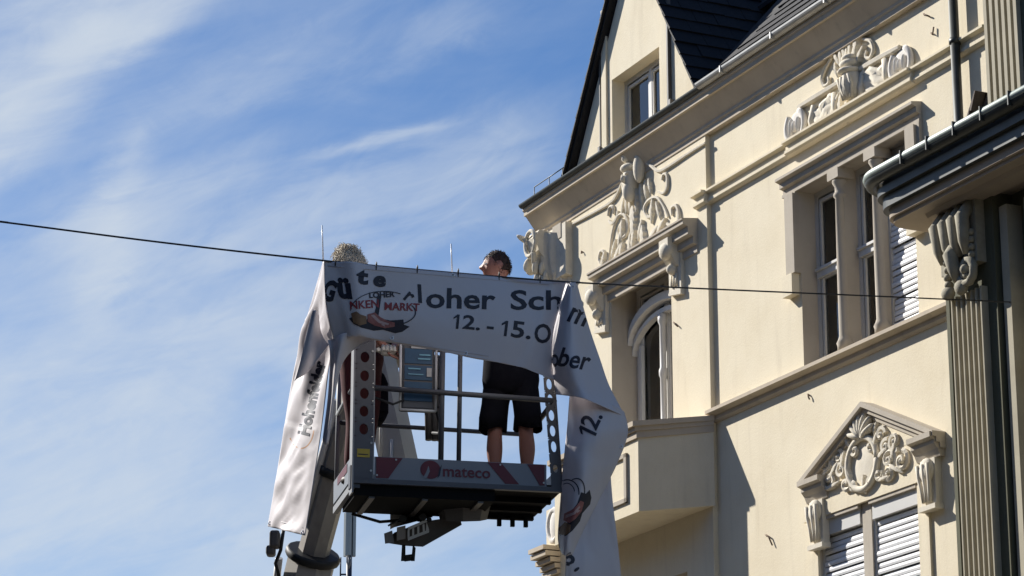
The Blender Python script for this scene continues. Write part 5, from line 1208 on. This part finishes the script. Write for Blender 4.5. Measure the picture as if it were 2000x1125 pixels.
# event emblem: place name, red words, oval, ham on a board
def emblem(pn, par, tf, full=True):
    def tr(pl): return [([tf(x, y) for x, y in V], Fc) for V, Fc in pl]
    if full:
        printed(pn, tr([word('LOHER', 721, 582, 15, -3, 1.05, 0, .03)]), 'ink', 'emblem_lettering', par, .007)
        for w_ in (word('NKEN', 683, 604, 22, -4, .98, 0, .02), word('MARKT', 750, 605, 21, 2, 1.0, 0, .02)): printed(pn, tr([w_]), 'inkred', 'emblem_lettering', par, .007)
        printed(pn, tr([poly((737, 578), (745, 578), (742, 600), (739, 618), (731, 615), (735, 598))]), 'ink', 'emblem_knife', par, .006)
    printed(pn, tr([arc_strip(750, 608, 66, 40, -178, -60, 1.6), arc_strip(754, 610, 59, 28, -30, 70, 2.2)]), 'ink', 'emblem_oval', par, .006)
    printed(pn, tr([poly((682, 622), (690, 618), (700, 616), (716, 624), (728, 616), (745, 622), (762, 626), (788, 624), (789, 634), (800, 638), (786, 648), (772, 651), (748, 644), (730, 646), (706, 640), (690, 632))]), 'ink', 'emblem_board', par, .005)
    printed(pn, tr([poly((686, 612), (696, 608), (704, 614), (716, 618), (716, 632), (702, 636), (690, 630))]), 'inkbrown', 'emblem_jug', par, .007)
    printed(pn, tr([poly((718, 614), (732, 610), (744, 620), (758, 627), (771, 630), (771, 638), (752, 641), (732, 636), (718, 628))]), 'inkham', 'emblem_ham', par, .008)
    printed(pn, tr([poly((724, 616), (730, 614), (742, 626), (760, 632), (758, 635), (740, 631)), poly((744, 634), (750, 631), (752, 638))]), 'inkfat', 'emblem_fat', par, .010)
emblem('front_panel', fp, lambda x, y: (x, y))
def tf2(x, y):
    a = R(-66); dx, dy = (x - 740) * .92, (y - 625) * .95; return 1118 + dx * math.cos(a) - dy * math.sin(a), 1002 + dx * math.sin(a) + dy * math.cos(a)
emblem('hanging_tail', ht, tf2, False)
printed('hanging_tail', [arc_strip(1108, 962, 24, 26, -120, 10, 2.2), arc_strip(1107, 963, 16, 20, -120, -10, 1.6)], 'ink', 'emblem_oval', ht)
# stitched hem and the ties that hold the cloth to the wire
for (pn, pts_) in (('front_panel', [(640 + 24 * k, 519 + 24 * k * .0855) for k in range(19)]), ('front_panel', [(665 + 10 * k, 656 + max(0, 10 * k - 35) * .155) for k in range(30)]), ('hanging_tail', [(1112, 800), (1108, 860), (1104, 900), (1100, 950), (1095, 1010)]), ('left_flap', [(530, 1012), (550, 1019), (572, 1026), (592, 1031)])):
    P_ = [onto(pn, u, v, .004) for u, v in pts_]; P_ = [q for q in P_ if q]
    if len(P_) > 2: MB().tube(P_, .0022, 4, world=True).build('hem_seam', 'vinyl', ban)
for k in range(6):
    q = onto('front_panel', 655 + 80 * k, 518 + 80 * k * .081, .004)
    if q: MB().tube([q, q + Vector((.004, -.012, .03)), q + Vector((.0, .01, .05)), q + Vector((-.006, .012, .02)), q + Vector((0, .0, -.01))], .004, 5, world=True).build('cable_tie', 'rubber', ban)
# eyelets along the hem
for (pn, u, v) in (('front_panel', 909, 690), ('front_panel', 884, 537), ('right_flap', 1118, 560), ('hanging_tail', 1213, 872), ('left_flap', 528, 1022), ('left_flap', 592, 1040), ('front_panel', 765, 660)):
    p = onto(pn, u, v, .004)
    if p: MB().tube([p + Vector((.012 * math.cos(R(45 * k)), 0, .012 * math.sin(R(45 * k)))) for k in range(9)], .005, 6, world=True).build('eyelet', 'rod', ban)
